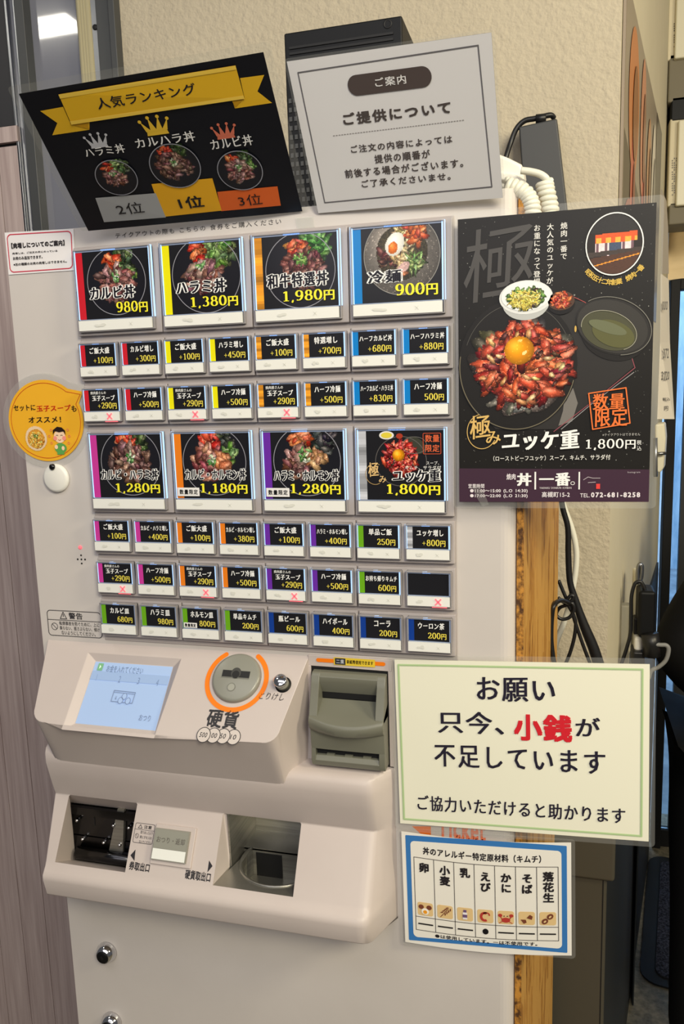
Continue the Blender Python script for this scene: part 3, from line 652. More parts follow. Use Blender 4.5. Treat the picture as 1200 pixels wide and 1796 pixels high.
cons = m.build('coin_console', MT['console'], mach, bevel=.09, seg=4, ang=28)
scr = Surf(fp(s0, t1, .10), (1, 0, 0), -fD, fN); I = Ink(scr); SW, SH = s1-s0, t1-t0
P4 = [fp(s0+.01, t1-.01, .115), fp(s1-.01, t1-.01, .115), fp(s1-.01, t0+.01, .115), fp(s0+.01, t0+.01, .115)]
I.add(P4, [(0,1,2,3)], (150,172,206))
I.rect(.02, SH*.70, SW-.02, SH*.84, (140,162,196), 1); I.ptext('お金を入れてください', (186,1178.5), (253,1171), (96,112,140), h=2)
a, b = scr.px(170,1176); c, d = scr.px(183,1164); I.rect(a, b, c, d, (110,160,120), 2); I.poly([(a+.05, b+.04), (c-.04, (b+d)/2), (a+.05, d-.04)], (200,225,200), 3)
for t, x0, x1, y in (('1', 168, 172, 1194), ('2', 207, 214, 1197), ('3', 240, 247, 1200), ('4', 273, 280, 1203)): I.ptext(t, (x0, y), (x1, y-11), (110,128,160), h=2)
I.ptext('おつり', (243,1264), (266,1255), (100,112,140), h=2)
def mid(pts): return [scr.px(*q) for q in pts]
I.path(mid([(201,1211),(238,1215),(232,1234),(195,1230)]), .016, (108,122,150), 2, True); I.path(mid([(200,1214),(237,1218)]), .012, (108,122,150), 2)
for q in ((219,1222),(212,1229),(225,1230)): a, b = scr.px(*q); I.ell(a, b, .06, .075, (150,172,206), 3); I.ring(a, b, .06, .075, .013, (108,122,150), 4)
I.ptext('¥', (201,1228), (206,1221), (108,122,150), h=2)
MT['screen'] = colmat('display_glass', .08, emis=.55); I.build('display_screen', MT['screen'], cons, fix=False)
# coin slot
ca, cb = face.px(416, 1190); cs = face(ca, cb, 0); ra, rb = .62, .62
m = M(); m.lathe(cs, fN, [(.575, -.02), (.575, .05), (.55, .10), (.50, .115)], n=48); slot = m.build('coin_slot', MT['coin'], cons)
I = Ink(face); I.s = Surf(face(ca, cb, .116), (1, 0, 0), -fD, fN)
I.rect(-.33, -.02, .33, .14, (40,40,38), 1); I.ell(0, .08, .12, .13, (70,70,66), 2); I.ell(0, .05, .085, .085, (38,38,36), 3); I.path([(-.33, -.03), (.33, -.03)], .02, (120,120,112), 2)
I.ell(-.04, -.25, .09, .09, (160,160,150), 1); I.ring(-.04, -.25, .09, .09, .012, (120,120,112), 2)
I.build('slot_opening', MT['print'], slot, fix=False)
# orange guide and lettering
I = Ink(face)
ring = []
I.ring(ca, cb-.03, .70, .70, .11, (250,128,10), 2, 124, 416, 60)
for an in (124, 416): I.ell(ca+.70*math.cos(math.radians(an)), cb-.03+.70*math.sin(math.radians(an)), .055, .055, (250,128,10), 2.2)
I.ptext('硬貨', (360,1275), (422,1247), (52,50,52), h=2, w=.022)
for i, (q, t) in enumerate((((358,1289.5),'500'),((375,1290.5),'100'),((392,1291.5),'50'),((410,1293),'10'))):
    a, b = face.px(*q); k_ = 3-i; I.ell(a, b, .155, .165, (209,199,193), 2+.9*k_); I.ring(a, b, .155, .165, .016, (52,50,52), 2.3+.9*k_); hw = .088 if len(t) == 3 else .065; a -= .012
    I.text(t, a-hw, b-.055, a+hw, b+.055, (52,50,52), 2.35+.9*k_, slant=.15, w=.01)
I.ptext('とりけし', (453,1226), (499,1217), (52,50,52), h=2, slant=.25)
I.build('console_lettering', MT['print'], cons, fix=False)
q = face(*face.px(497, 1201), 0); m = M(); m.lathe(q, fN, [(.185, 0), (.185, .012)], n=28); cb_ = m.build('cancel_button', MT['void'], cons)
m = M(); m.lathe(q, fN, [(.145, 0), (.145, .20)], n=26, mat=0); m.lathe(q+fN*.2, fN, [(.15, 0), (.155, .06), (.12, .09)], n=26, mat=1); m.build('button_cap', [MT['coin'], MT['chrome']], cb_)

# ---- bill acceptor beside it
m = M(); bx0, bx1 = .90, 2.79
zt_, zb_ = at(545, 1166, 0)[2], at(694, 1344, 0)[2]
m.box(bx0, 2.82, -.05, .05, zt_, -5.10); m.box(2.72, 2.82, -.05, .05, zb_, zt_); m.box(bx0-.02, bx0+.06, -.05, .05, zb_, zt_)
bill = m.build('bill_acceptor', MT['console'], mach, bevel=.015)
m = M(); m.box(bx0, 2.80, -.02, .04, zb_-.05, zt_+.05); m.build('recess', MT['void'], bill)
I = Ink(Surf((0, -.056, 0), (1, 0, 0), (0, 0, 1), (0, -1, 0)))
def bpx(x, y): q = at(x, y, -.056); return float(q[0]), float(q[2])
A_, B__ = bpx(555, 1159.5), bpx(676, 1162.5); zc = (A_[1]+B__[1])/2
I.rrect(A_[0], zc-.045, B__[0], zc+.045, .044, (246,128,24), 1)
C_, D_ = bpx(586, 1166), bpx(658, 1162); I.rect(C_[0], zc-.085, D_[0], zc+.09, (232,200,60), 2); I.rect(C_[0]+.03, zc-.07, C_[0]+.27, zc+.075, (50,52,60), 3); I.text('二重', C_[0]+.06, zc-.04, C_[0]+.24, zc+.05, (225,228,235), 4)
I.text('新紙幣使用できます', C_[0]+.30, zc-.04, D_[0]-.04, zc+.05, (50,40,20), 3, w=.02); I.build('bill_label', MT['print'], bill, fix=False)
# gray hood: cheeks, cavity, bulging lip and lower slot
u0, u1 = bx0+.12, 2.70; zT, zB = zt_-.08, zb_+.06; cmid = (u0+u1)/2
prof = [(-.02, zT), (-.16, zT-.01), (-.24, zT-.09), (-.30, zT-.30), (-.55, zT-.78), (-.60, zT-.86), (-.56, zT-1.05), (-.50, zT-1.45), (-.48, zB+.22), (-.42, zB+.06), (-.36, zB), (-.02, zB)]
th = .19; zL = zT-.92
m = M()
for xa, xb in ((u0, u0+th), (u1-th, u1)): m.prism([(-.02, zT), (-.16, zT-.01), (-.24, zT-.09), (-.28, zT-.26), (-.52, zL+.02), (-.48, zL-.06), (-.02, zL-.06)], xa, xb)
xs = np.linspace(u0, u1, 17)
def bulge(x): return .16*(1-((x-cmid)/((u1-u0)/2))**2)
low = [(-.05, zL+.26), (-.34, zL+.12), (-.52, zL+.03), (-.565, zL-.02), (-.58, zL-.10), (-.54, zL-.24), (-.46, zL-.32), (-.44, zL-.62), (-.42, zB+.40), (-.05, zB+.40)]
wt = [0, .5, 1, 1, 1, .9, .45, .2, .1, 0]
dp = lambda x: .10*(1-((x-cmid)/((u1-u0)/2))**2)
P = [[(x, y-bulge(x)*wt[j], z-(dp(x) if 1 <= j <= 6 else 0)) for x in xs] for j, (y, z) in enumerate(low)]
m.grid(P, smooth=True)
for i in (0, -1): m.add([r_[i] for r_ in P], [tuple(range(len(P)))])
for xa, xb in ((u0, u0+.10), (u1-.14, u1)): m.prism([(-.02, zB+.42), (-.42, zB+.42), (-.45, zB+.14), (-.40, zB), (-.02, zB)], xa, xb)
m.prism([(-.02, zT), (-.16, zT-.01), (-.24, zT-.09), (-.24, zT-.20), (-.05, zT-.52), (-.02, zT-.52)], u0+th-.01, u1-th+.01)
m.prism([(-.02, zB+.24), (-.38, zB+.24), (-.45, zB+.14), (-.40, zB), (-.02, zB)], u0+.09, u1-.13)
m.build('bill_hood', MT['bill'], bill, bevel=.03, seg=3)
m = M(); m.box(u0+th, u1-th, -.06, -.03, zT-.64, zT-.50); m.build('bill_slot', MT['void'], bill)
m = M(); m.box(u0+.09, u1-.13, -.30, -.03, zB+.23, zB+.41)
m.build('bill_slot', MT['void'], bill)
m = M()
for f in (.18, .50, .82): xx = u0+th+(u1-u0-2*th)*f; m.box(xx-.09, xx+.09, -.37, -.29, zB+.235, zB+.27)
m.build('slot_teeth', MT['bill'], bill)

# ---- lower console with the two trays
LP = [(.02, -7.60), (-.44, -7.65), (-.56, -7.70), (-.63, -7.82), (-.64, -8.05), (-.50, -8.50), (-.37, -8.88), (-.30, -9.05)]
L2 = [(-1.075, -10.39), (-1.14, -10.48), (-1.22, -10.54), (-1.30, -10.62), (-1.32, -10.74), (-1.19, -11.20), (-1.08, -11.28), (-.02, -11.33)]
ho = [(-5.42, -3.52), (-1.27, .67)]
xs = [-5.88, ho[0][0], ho[0][1], ho[1][0], ho[1][1], 2.15]
PR = LP+L2; cols = [(x, 1.0) for x in xs]+[(2.27, .99), (2.36, .96), (2.42, .91), (2.46, .85), (2.62, .47), (2.82, 0)]
V = [[(x+(.18*max(0, -y) if i == 0 else 0), y*s if y < 0 else y, z) for y, z in PR] for i, (x, s) in enumerate(cols)]
m = M(); n = len(PR); vs = [q for r_ in V for q in r_]; F = []
for i in range(len(V)-1):
    for j in range(n-1):
        if j == len(LP)-1 and i in (1, 3): continue
        F.append((i*n+j, i*n+j+1, (i+1)*n+j+1, (i+1)*n+j))
F.append(tuple(range(n)))
m.add(vs, F, smooth=True)
lowc = m.build('lower_console', MT['console'], mach, bevel=.03, seg=2, ang=38)
sl = np.array([0, -.5, -.866025]); sN = np.array([0, sl[2], -sl[1]]); sN = sN if sN[1] < 0 else -sN
slope = Surf((-5.88, -.30, -9.05), (1, 0, 0), -sl, sN)
# ticket tray
a0, a1 = ho[0]; yt, zt1, yb_, zb1 = -.30, -9.05, -1.075, -10.39
PY = .12
c1, c2 = at(124, 1407, PY), at(133, 1510, PY); pz1, pz0 = c1[2], at(222, 1520, PY)[2]
m = M()
m.add([(a0, yt, zt1), (a0, yb_, zb1), (c2[0], PY, pz0), (c1[0], PY, pz1)], [(0,1,2,3)])
m.add([(a0, yt, zt1), (a1, yt, zt1), (a1, PY, pz1), (c1[0], PY, pz1)], [(0,1,2,3)])
m.add([(a1, yt, zt1), (a1, yb_, zb1), (a1, PY, pz0), (a1, PY, pz1)], [(0,1,2,3)])
m.add([(a0, yb_, zb1), (a1, yb_, zb1), (a1, PY, pz0), (c2[0], PY, pz0)], [(0,1,2,3)])
tt = m.build('ticket_tray', MT['console'], lowc)
m = M(); zm = at(180, 1468, PY)[2]
m.box(c1[0]-.02, a1+.02, PY-.02, PY+.06, zm, pz1); m.box(c1[0]-.02, a1+.02, PY-.05, PY+.06, pz0-.05, zm-.012); m.box(c1[0]+.05, a1, PY-.16, PY, pz1-.22, pz1-.02)
xs_ = at(167, 1440, PY)[0]; m.box(xs_-.015, xs_+.015, PY-.03, PY+.06, at(167, 1447, PY)[2], pz1-.25, mat=1)
m.build('tray_plate', [MT['dsteel'], MT['void']], tt)
m = M(); rz = at(180, 1503, -.1)[2]; m.tube([(at(135, 1500, -.1)[0], -.06, rz), (a1-.02, -.06, rz)], .16, 20); m.build('tray_roller', MT['dsteel'], tt)
m = M(); T_, B_2 = at(207, 1418, PY-.1), at(190, 1500, PY-.1)
m.hexa([(B_2[0], PY-.12, B_2[2]), (B_2[0]+.42, PY-.12, B_2[2]), (B_2[0]+.42, PY-.02, B_2[2]), (B_2[0], PY-.02, B_2[2])], [(T_[0], PY-.12, T_[2]), (T_[0]+.18, PY-.12, T_[2]), (T_[0]+.18, PY-.02, T_[2]), (T_[0], PY-.02, T_[2])]); m.build('tray_rib', MT['steel'], tt)
m = M()
for px, py in ((135,1439),(199,1448),(226,1452),(145,1472),(182,1478),(210,1482)):
    q = at(px, py, PY-.14); m = M(); m.lathe((q[0], PY-.02, q[2]), (0, -1, 0), [(.05, 0), (.05, .11), (.035, .15), (.012, .165)], n=14); m.build('tray_rivet', MT['chrome'], tt)
# coin tray: steel bowl let into the shelf
a0, a1 = ho[1]; BY = 1.3
m = M()
m.add([(a0, yt, zt1), (a0, yb_, zb1), (a0+.10, yb_+.75, zb1), (a0+.10, yt+.10, zt1)], [(0,1,2,3)])
m.add([(a1, yt, zt1), (a1, yb_, zb1), (a1, BY, zb1), (a1, BY, zt1)], [(0,1,2,3)])
m.add([(a0, yt, zt1), (a1, yt, zt1), (a1, yt+.1, zt1), (a0+.10, yt+.10, zt1)], [(0,1,2,3)])
ct = m.build('coin_tray', MT['console'], lowc)
m = M(); cxx, cyy, rr = (a0+a1)/2+.27, .10, .97; A_ = np.linspace(math.pi*.87, math.pi*2.13, 30)
m.box(a0+.02, a1, BY, BY+.06, zb1-.6, zt1+.05); m.box(a0+.10, a0+.14, -.3, BY, zb1-.1, zt1)
m.grid([[(cxx+rr*math.cos(t), cyy+rr*math.sin(t), z) for z in (zb1+.02, zb1-.70)] for t in A_], smooth=True)
CY = .50; m.box(a0+.14, a1, CY, CY+.05, zb1-.72, zb1+.02); m.box(a0+.14, a1, CY, BY, zb1-.04, zb1+.0)
rp = [(cxx+rr*math.cos(t), cyy+rr*math.sin(t), zb1+.02) for t in A_]
m.tube(rp, .035, 8)
for i in range(29):
    xa, xb = rp[i], rp[i+1]; fa, fb = min(max(xa[0], a0), a1), min(max(xb[0], a0), a1)
    m.add([(fa if i else a0, yb_-.0, zb1), (fb, yb_, zb1), (xb[0], min(xb[1], 2), zb1+.02), (xa[0], min(xa[1], 2), zb1+.02)], [(0,1,2,3)])
m.add([(a0, yb_, zb1), (a0+.12, yb_, zb1), (a0+.12, BY, zb1), (a0, BY, zb1)], [(0,1,2,3)])
m.add([(a0, -.95, zb1-.70), (a1, -.95, zb1-.70), (a1, CY, zb1-.70), (a0, CY, zb1-.70)], [(0,1,2,3)])
m.build('steel_bowl', MT['steel'], ct)
q0, q1 = at(449, 1495, CY-.02), at(496, 1543, CY-.02)
m = M(); m.box(q0[0], q1[0], CY-.02, CY+.02, q1[2], q0[2]); m.build('coin_chute', MT['void'], ct)
m = M(); m.box(q0[0]+.2, a1, BY-.5, BY, zt1-.42, zt1); m.build('chute_flap', MT['dsteel'], ct)
# return button and lettering
F4 = [slope.px(*q) for q in ((277,1445),(347,1452),(335,1523),(263,1515))]
xa, xb = (F4[0][0]+F4[3][0])/2, (F4[1][0]+F4[2][0])/2; ya, yb = (F4[2][1]+F4[3][1])/2, (F4[0][1]+F4[1][1])/2
def sbox(m, a0, b0, a1, b1, h0, h1, **k):
    m.hexa([slope(a0,b0,h0), slope(a1,b0,h0), slope(a1,b0,h1), slope(a0,b0,h1)], [slope(a0,b1,h0), slope(a1,b1,h0), slope(a1,b1,h1), slope(a0,b1,h1)], **k)
m = M(); sbox(m, xa, ya, xb, yb, 0, .06); rb_ = m.build('return_button', MT['console'], lowc, bevel=.02)
I = Ink(slope); wx0, wx1, wy0, wy1 = xa+.04, xb-.12, ya+.10, yb-.09
sbox(I, wx0, wy0, wx1, wy1, .05, .13, col=(150,148,138)); I.rect(wx0+.02, wy0+.02, wx1-.02, wy0+(wy1-wy0)*.36, (240,242,236), 23); I.rect(wx0+.02, wy0+(wy1-wy0)*.37, wx1-.02, wy1-.03, (150,150,140), 23)
I.text('おつり・返却', wx0+.08, wy0+(wy1-wy0)*.55, wx1-.08, wy0+(wy1-wy0)*.75, (110,106,100), 24, w=.01)
I.build('return_card', MT['card'], rb_, fix=False)
I = Ink(slope); DK = (50,48,52)
I.ptext('券取出口', (226,1525), (264,1515), DK, w=.025)
I.ppoly([(238,1490),(236,1510),(229,1500)], DK); I.build('ticket_outlet_lettering', MT['print'], lowc, fix=False); I = Ink(slope)
I.ptext('硬貨取出口', (324,1541), (371,1531), DK, w=.025)
I.ppoly([(367,1509),(373,1519),(364,1530)], DK); I.build('coin_outlet_lettering', MT['print'], lowc, fix=False); I = Ink(slope)
c4 = [slope.px(*q) for q in ((240,1442),(273,1448),(266,1482),(232,1476))]; xa, xb = (c4[0][0]+c4[3][0])/2, (c4[1][0]+c4[2][0])/2; ya, yb = (c4[2][1]+c4[3][1])/2, (c4[0][1]+c4[1][1])/2
I.rrect(xa, ya, xb, yb, .04, (90,86,88), 1, .012); hd = ya+(yb-ya)*.68; I.path([(xa, hd), (xb, hd)], .01, (90,86,88), 1); w_ = xb-xa
I.text('注意', xa+w_*.45, hd+.03, xa+w_*.85, yb-.03, DK, 1, w=.02); I.path([(xa+w_*.16, hd+.03), (xa+w_*.36, hd+.03), (xa+w_*.26, yb-.03)], .012, DK, 1, True)
I.ring(xa+w_*.16, ya+.15, .045, .05, .009, DK); I.path([(xa+w_*.10, ya+.19), (xa+w_*.22, ya+.11)], .009, DK)
for i, t in enumerate(('取り出し口より', '奥に手を入れ', 'ないでください')): I.text(t, xa+w_*.32, hd-.09-.105*i, xb-.03, hd-.02-.105*i, (100,96,98), 1, w=.015)
I.build('caution_label', MT['print'], lowc, fix=False)
#PART3
# ------------------------------------------------------------------ notices on and around the machine
def sheet(name, quad, label, cat, margin=.12, col=(244,244,240), film=True, bend=None, rad=.08, low=None):
    sf = quad_surf(quad); sf.bend = bend
    root = empty(name, (np.array(sf.P).mean(0))); tag(root, label, cat)
    I = Ink(sf); n = 8
    I.grid([[sf.call(sf.w*i/n, sf.h*j/n, 0) for j in range(n+1)] for i in range(n+1)], col=col)
    I.grid([[sf.call(sf.w*i/n, sf.h*j/n, -.012) for j in range(n+1)] for i in range(n+1)], col=col)
    if film:
        F = M(); g = margin; w, h = sf.w, sf.h; gb = margin if low is None else low; rl = min(rad, max(gb, .01)) if low is not None else rad
        o = []
        for cx_, cy_, st in ((w+g-rad,h+g-rad,0),(-g+rad,h+g-rad,90),(-g+rad,-gb+rad,180),(w+g-rad,-gb+rad,270)):
            o += [(cx_+rad*math.cos(math.radians(st+t)), cy_+rad*math.sin(math.radians(st+t))) for t in (0, 30, 60, 90)]
        inn = [(w,h)]*4+[(0,h)]*4+[(0,0)]*4+[(w,0)]*4
        vs = [sf.call(a, b, -.004) for a, b in o]+[sf.call(a, b, -.004) for a, b in inn]; N = 16
        F.add(vs, [(i, (i+1)%N, N+(i+1)%N, N+i) for i in range(N)])
        F.build('laminate_margin', MT['film'], root, fix=True)
    return root, sf, I
# --- popularity ranking board, leaning out over the menu
root, sf, I = sheet('ranking_sign', [(-3.234,-2.897,6.198),(1.294,-2.394,6.493),(1.156,-.06,4.353),(-3.547,-.46,4.266)], 'black laminated ranking sign with gold ribbon and three bowls, leaning out above the menu', 'sign', margin=.16, col=(17,19,28), low=0)
G1, G2, G3 = (232,184,42), (246,208,84), (196,146,26)
I.ppoly([(69,194),(107,187),(120,216),(152,214),(152,227),(90,236),(98,215)], G1, h=1); I.ppoly([(120,217),(148,213),(152,226)], G3, h=2)
I.ppoly([(418,137),(463,131),(450,160),(477,180),(408,190),(403,176),(426,172)], G1, h=1); I.ppoly([(403,177),(426,171),(409,188)], G3, h=2)
I.ppoly([(99,165),(410,114),(426,172),(122,217)], G1, h=3); I.ppoly([(99,165),(410,114),(412,121),(102,172)], G2, h=4); I.ppoly([(119,211),(424,166),(426,172),(122,217)], G2, h=4)
I.ptext('人気ランキング', (168,191), (334,144), (26,28,44), h=5, gap=.05, w=.012, con=1.2)
def crown(px, py, s, col, k=.13):
    a, b = sf.px(px, py); pts = [(-.8,-.6),(.8,-.6),(1.0,.55),(.45,-.05),(.35,.75),(0,.0),(-.35,.75),(-.45,-.05),(-1.0,.55)]
    I.poly([(a-.8*s, b-.6*s), (a+.8*s, b-.6*s), (a+.72*s, b-.25*s), (a-.72*s, b-.25*s)], col, 2)
    for x0, x1, xt, yt in ((-.78,-.35,-1.0,.5),(-.45,.05,-.36,.72),(-.05,.45,.36,.72),(.35,.78,1.0,.5)):
        I.poly([(a+x0*s, b-.3*s), (a+x1*s, b-.3*s), (a+xt*s, b+yt*s)], col, 2.2); I.ell(a+xt*s, b+yt*s, .13*s, .13*s, col, 2.4, n=12)
crown(166,247,.22,(196,198,206)); crown(266,222,.27,(230,190,60)); crown(389,231,.22,(214,116,92))
for t, p0, p1 in (('ハラミ丼',(149,275),(209,250)),('カルハラ丼',(235,260),(332,228)),('カルビ丼',(367,263),(437,234))): I.ptext(t, p0, p1, (240,240,240), h=3, w=.018, con=1.25, rise=.04)
for pc, kd, r in (((200,310),'harami',.42),((301,290),'kh',.50),((417,298),'karubi',.44)):
    a, b = sf.px(*pc); rb = r*.95; im, mk = bowl(kd, 52, 52, 8); I.raster(im, mk, a-r, b-rb, a+r, b+rb, 4); I.ring(a, b, r, rb, .018, (150,152,164), 5)
def steps(q, col, t, p0, p1, w):
    I.ppoly(q, col, h=2); I.ptext(t, p0, p1, (30,28,32), h=4, w=w)
steps([(165,346),(281,337),(286,381),(181,389)], (168,170,174), '2位', (206,376), (242,352), .0)
steps([(376,336),(485,326),(491,360),(383,370)], (232,106,44), '3位', (417,361), (453,338), .0)
steps([(260,322),(367,312),(384,369),(281,380)], (240,178,34), '1位', (312,366), (347,341), .02)
I.build('printed_sheet', MT['paper'], root, fix=False)
# --- notice about serving order
root, sf, I = sheet('serving_notice', [(1.449,-1.6,6.608),(5.099,-1.847,6.505),(5.183,-.247,4.226),(1.493,-.06,4.29)], 'white laminated notice with dark pill heading about serving order, leaning out above the machine', 'sign', margin=.05, col=(232,230,230), low=0)
GB = (84,76,74)
c = [sf.px(*q) for q in ((523,127),(839,79),(863,327),(570,355))]; I.path(c, .022, (110,108,112), 1, True)
c = [sf.px(*q) for q in ((611,150),(758,132))]; d = [sf.px(*q) for q in ((613,134),(612,163))]
a0, a1 = c[0][0], c[1][0]; bm = (c[0][1]+c[1][1])/2; hh = .17; I.rrect(a0, bm-hh, a1, bm+hh, .168, (84,74,72), 2)
I.ptext('ご案内', (660,152), (712,129), (240,238,236), h=3, w=.015, gap=.1); I.ptext('ご提供について', (604,219), (790,175), GB, h=2, w=.03, gap=.12)
for i in range(48):
    p0 = (585+231*i/48, 237-28*i/48); p1 = (p0[0]+2.6, p0[1]-.3); I.path([sf.px(*p0), sf.px(*p1)], .012, (150,146,144), 1)
for t, p0, p1 in (('ご注文の内容によっては',(617,267.5),(793,235)),('提供の順番が',(659,285.5),(754,260.5)),('前後する場合がございます。',(607,311.5),(812,276)),('ご了承くださいませ。',(636,328.5),(790,300.5))): I.ptext(t, p0, p1, GB, h=2, w=.018, gap=.10)
I.build('printed_sheet', MT['paper'], root, fix=False)
# --- tape holding the two upper notices
m = M(); q = [at(*p_, -.03) for p_ in ((518,382),(549,379),(552,399),(521,402))]; m.add(q+[p_+np.array([0,.012,0]) for p_ in q], [(0,1,2,3),(4,5,6,7)]); tag(m.build('clear_tape', MT['film']), 'strip of clear tape on the machine below the gap between the two upper notices', 'tape')
# --- extra-meat sticker
root, sf, I = sheet('meat_notice', [at(8,408,-.02), at(129,401,-.02), at(132,474,-.02), at(15,482,-.02)], 'small white card with red outline about extra meat at the machine top left corner', 'sign', film=False, col=(240,236,236))
I.rrect(.06, .05, sf.w-.06, sf.h-.05, .10, (206,58,80), 1, .022); DKT = (50,46,50)
I.ptext('【肉増しについてのご案内】', (21,437), (114,421), DKT, h=2, w=.045); I.ptext('肉増しは、ご注文の丼にのっている', (23,447), (102,438.5), DKT, h=2, w=.02); I.ptext('お肉のみ追加できます。', (24,457), (76,447.5), DKT, h=2, w=.02); I.ptext('※別の種類のお肉の肉増しはできません。', (25,467), (118,456), DKT, h=2, w=.02)
I.build('printed_card', MT['paper'], root, fix=False)
# --- yellow speech-bubble sign
sf = Surf(at(80, 738, -.03), (1,0,0), (0,0,1), (0,-1,0)); root = empty('soup_sign', sf.o); tag(root, 'round yellow speech bubble sign recommending egg soup on the left edge of the machine', 'sign')
def bub(r):
    ra = (sf.px(145,738)[0]-sf.px(14,738)[0])/2; rb = (sf.px(80,666)[1]-sf.px(80,809)[1])/2; tp = sf.px(145.5,687)
    P = [((ra+r)*math.cos(t), (rb+r)*math.sin(t)) for t in np.radians(np.linspace(50+r*12, 384-r*12, 64))]
    return P+[(tp[0]+r*1.0, tp[1]+r*.75)]
I = Ink(sf); I.poly(bub(0), (240,178,44), 0); I.poly(bub(0), (240,178,44), -2)
F = Ink(sf); F.poly(bub(.16), (255,255,255), -1); F.build('laminate_margin', MT['film'], root, fix=False)
pp = bub(-.075); I.path(pp, .012, (196,70,30), 1, True)
for t, p0, p1, cl in (('セットに',(25,721),(62,709.5),(36,26,20)),('玉子スープ',(65,722),(124,709.5),(198,36,20)),('も',(126,722),(134,711),(36,26,20)),('オススメ！',(51,742),(107,730),(36,26,20))): I.ptext(t, p0, p1, cl, h=2, w=.025, con=1.3, rise=.08)
a, b = sf.px(64,769); im, mk = bowl('soup', 40, 40, 5); I.raster(im, mk, a-.29, b-.29, a+.29, b+.29, 2)
a, b = sf.px(105,764); SK = (250,214,180)
I.ell(a, b-.02, .15, .15, SK, 2); I.ell(a-.12, b-.06, .05, .05, (244,150,140), 3); I.ell(a+.12, b-.06, .05, .05, (244,150,140), 3); I.poly([(a-.17,b+.02),(a-.16,b+.13),(a-.04,b+.21),(a+.08,b+.19),(a+.16,b+.12),(a+.17,b+.01),(a+.12,b+.10),(a,b+.08),(a-.11,b+.11)], (40,26,22), 4)
for sx in (-1, 1): I.ring(a+.06*sx, b-.01, .03, .025, .010, (60,36,30), 4, 20, 160, 8)
I.ring(a, b-.07, .04, .035, .010, (170,50,40), 4, 200, 340, 10); c, d = sf.px(107,786); I.ell(c, d, .16, .12, (96,164,84), 2); I.rect(c-.10, d-.15, c+.09, d-.03, (96,164,84), 2.4); I.ell(c-.11, d+.03, .045, .05, SK, 3); I.ell(c+.07, d+.0, .04, .05, SK, 3)
for x_, y_ in ((90,754),(119,754),(87,765),(122,765),(91,777),(121,777)): c, d = sf.px(x_, y_); I.ring(c, d, .025, .025, .012, (228,130,90), 2, n=12)
I.build('printed_sheet', MT['paper'], root, fix=False)
# --- big black poster
PYY = -.30
root, sf, I = sheet('beef_poster', [at(803,385,-.22), at(1152,355,-.22), at(1138,880,-.22), at(806,880,-.22)], 'large black poster of a raw beef bowl with egg yolk, right of the menu', 'poster', margin=.13, col=(30,28,26))
rs = random.Random(7)
for i in range(420):
    a, b = rs.uniform(.03, sf.w-.03), rs.uniform(.6, sf.h-.03); r = rs.uniform(.004, .011)*(1.6 if rs.random() < .1 else 1); v = rs.randint(70, 150); I.ell(a, b, r, r, (v,v,v-4), 1, n=6)
I.ppoly([(805.6,821),(1139.5,823),(1138,880),(806,880)], (66,44,60), h=2)
I.ptext('極', (812,532), (936,392), (78,76,75), h=2, slant=.05, rise=.10)
def pell(px, py, rx, ry, col, h, rot=0): a, b = sf.px(px, py); I.ell(a, b, rx, ry, col, h, rot)
def pring(px, py, rx, ry, wd, col, h, a0=0, a1=360): a, b = sf.px(px, py); I.ring(a, b, rx, ry, wd, col, h, a0, a1)
# lacquer tray with its red edge, and its sheen as printed
I.ppoly([(826,600),(850,555),(884,532),(960,518),(1030,530),(1110,620),(1112,642),(980,752),(870,752),(822,700)], (50,48,47), h=2)
I.path([sf.px(*q) for q in ((826,604),(836,580),(850,560),(866,544),(884,533))], .016, (196,90,80), 3); I.path([sf.px(*q) for q in ((1000,517),(1026,529),(1050,548))], .012, (176,84,80), 3)
I.path([sf.px(*q) for q in ((1104,612),(1114,644),(1052,694),(972,756))], .014, (150,80,90), 3); I.path([sf.px(*q) for q in ((1112,652),(1040,706),(985,752))], .014, (150,148,150), 3)
I.ppoly([(992,684),(1006,680),(1014,706),(1004,738),(980,746),(988,720)], (120,116,112), h=3)
# bowls
pell(907,640,1.13,1.26,(34,32,31),4); pring(907,640,1.10,1.23,.016,(120,112,92),5,170,345); pring(907,636,1.02,1.12,.010,(88,86,82),5,20,160)
a, b = sf.px(915,640); im, mk = bowl('yukke', 120, 120, 21)
p = Pic(120, 120, 21)
p.pile(.5,.52,.43,.40,12,[(70,66,60),(96,92,84),(54,50,46)],.12); p.pile(.47,.86,.22,.08,20,[(120,116,108),(150,146,136)],.04)
p.pile(.52,.50,.41,.38,230,[(190,50,36),(160,34,28),(208,84,52),(128,24,22),(200,70,40),(216,108,66)],.05,el=2.8,spec=.35,shade=.6); p.pile(.5,.5,.40,.37,26,[(210,150,96),(70,34,28),(230,190,130)],.028)
p.blob(.48,.355,.135,.135,0,(250,160,10),rough=0,shade=.32,spec=.2,grain=.01); p.blob(.49,.26,.02,.012,0,(255,220,120),rough=0,shade=0,spec=0,grain=0); p.blob(.53,.38,.025,.015,-.6,(255,228,150),rough=0,shade=0,spec=0,grain=0)
I.raster(p.img, p.mask, a-1.04, b-.99, a+1.04, b+.99, 6)
pell(923,530,.44,.33,(190,192,190),6.5); pell(923,521,.50,.315,(226,228,226),7); pell(923,519,.46,.275,(240,242,240),8)
p = Pic(46, 76, 5); p.pile(.5,.5,.46,.40,70,[(84,130,48),(60,100,40),(110,150,60),(70,60,44)],.09); p.pile(.48,.55,.38,.36,150,[(240,220,90),(250,234,130),(226,200,70)],.035,el=6); a, b = sf.px(923,523); I.raster(p.img, p.mask, a-.39, b-.235, a+.39, b+.235, 9)
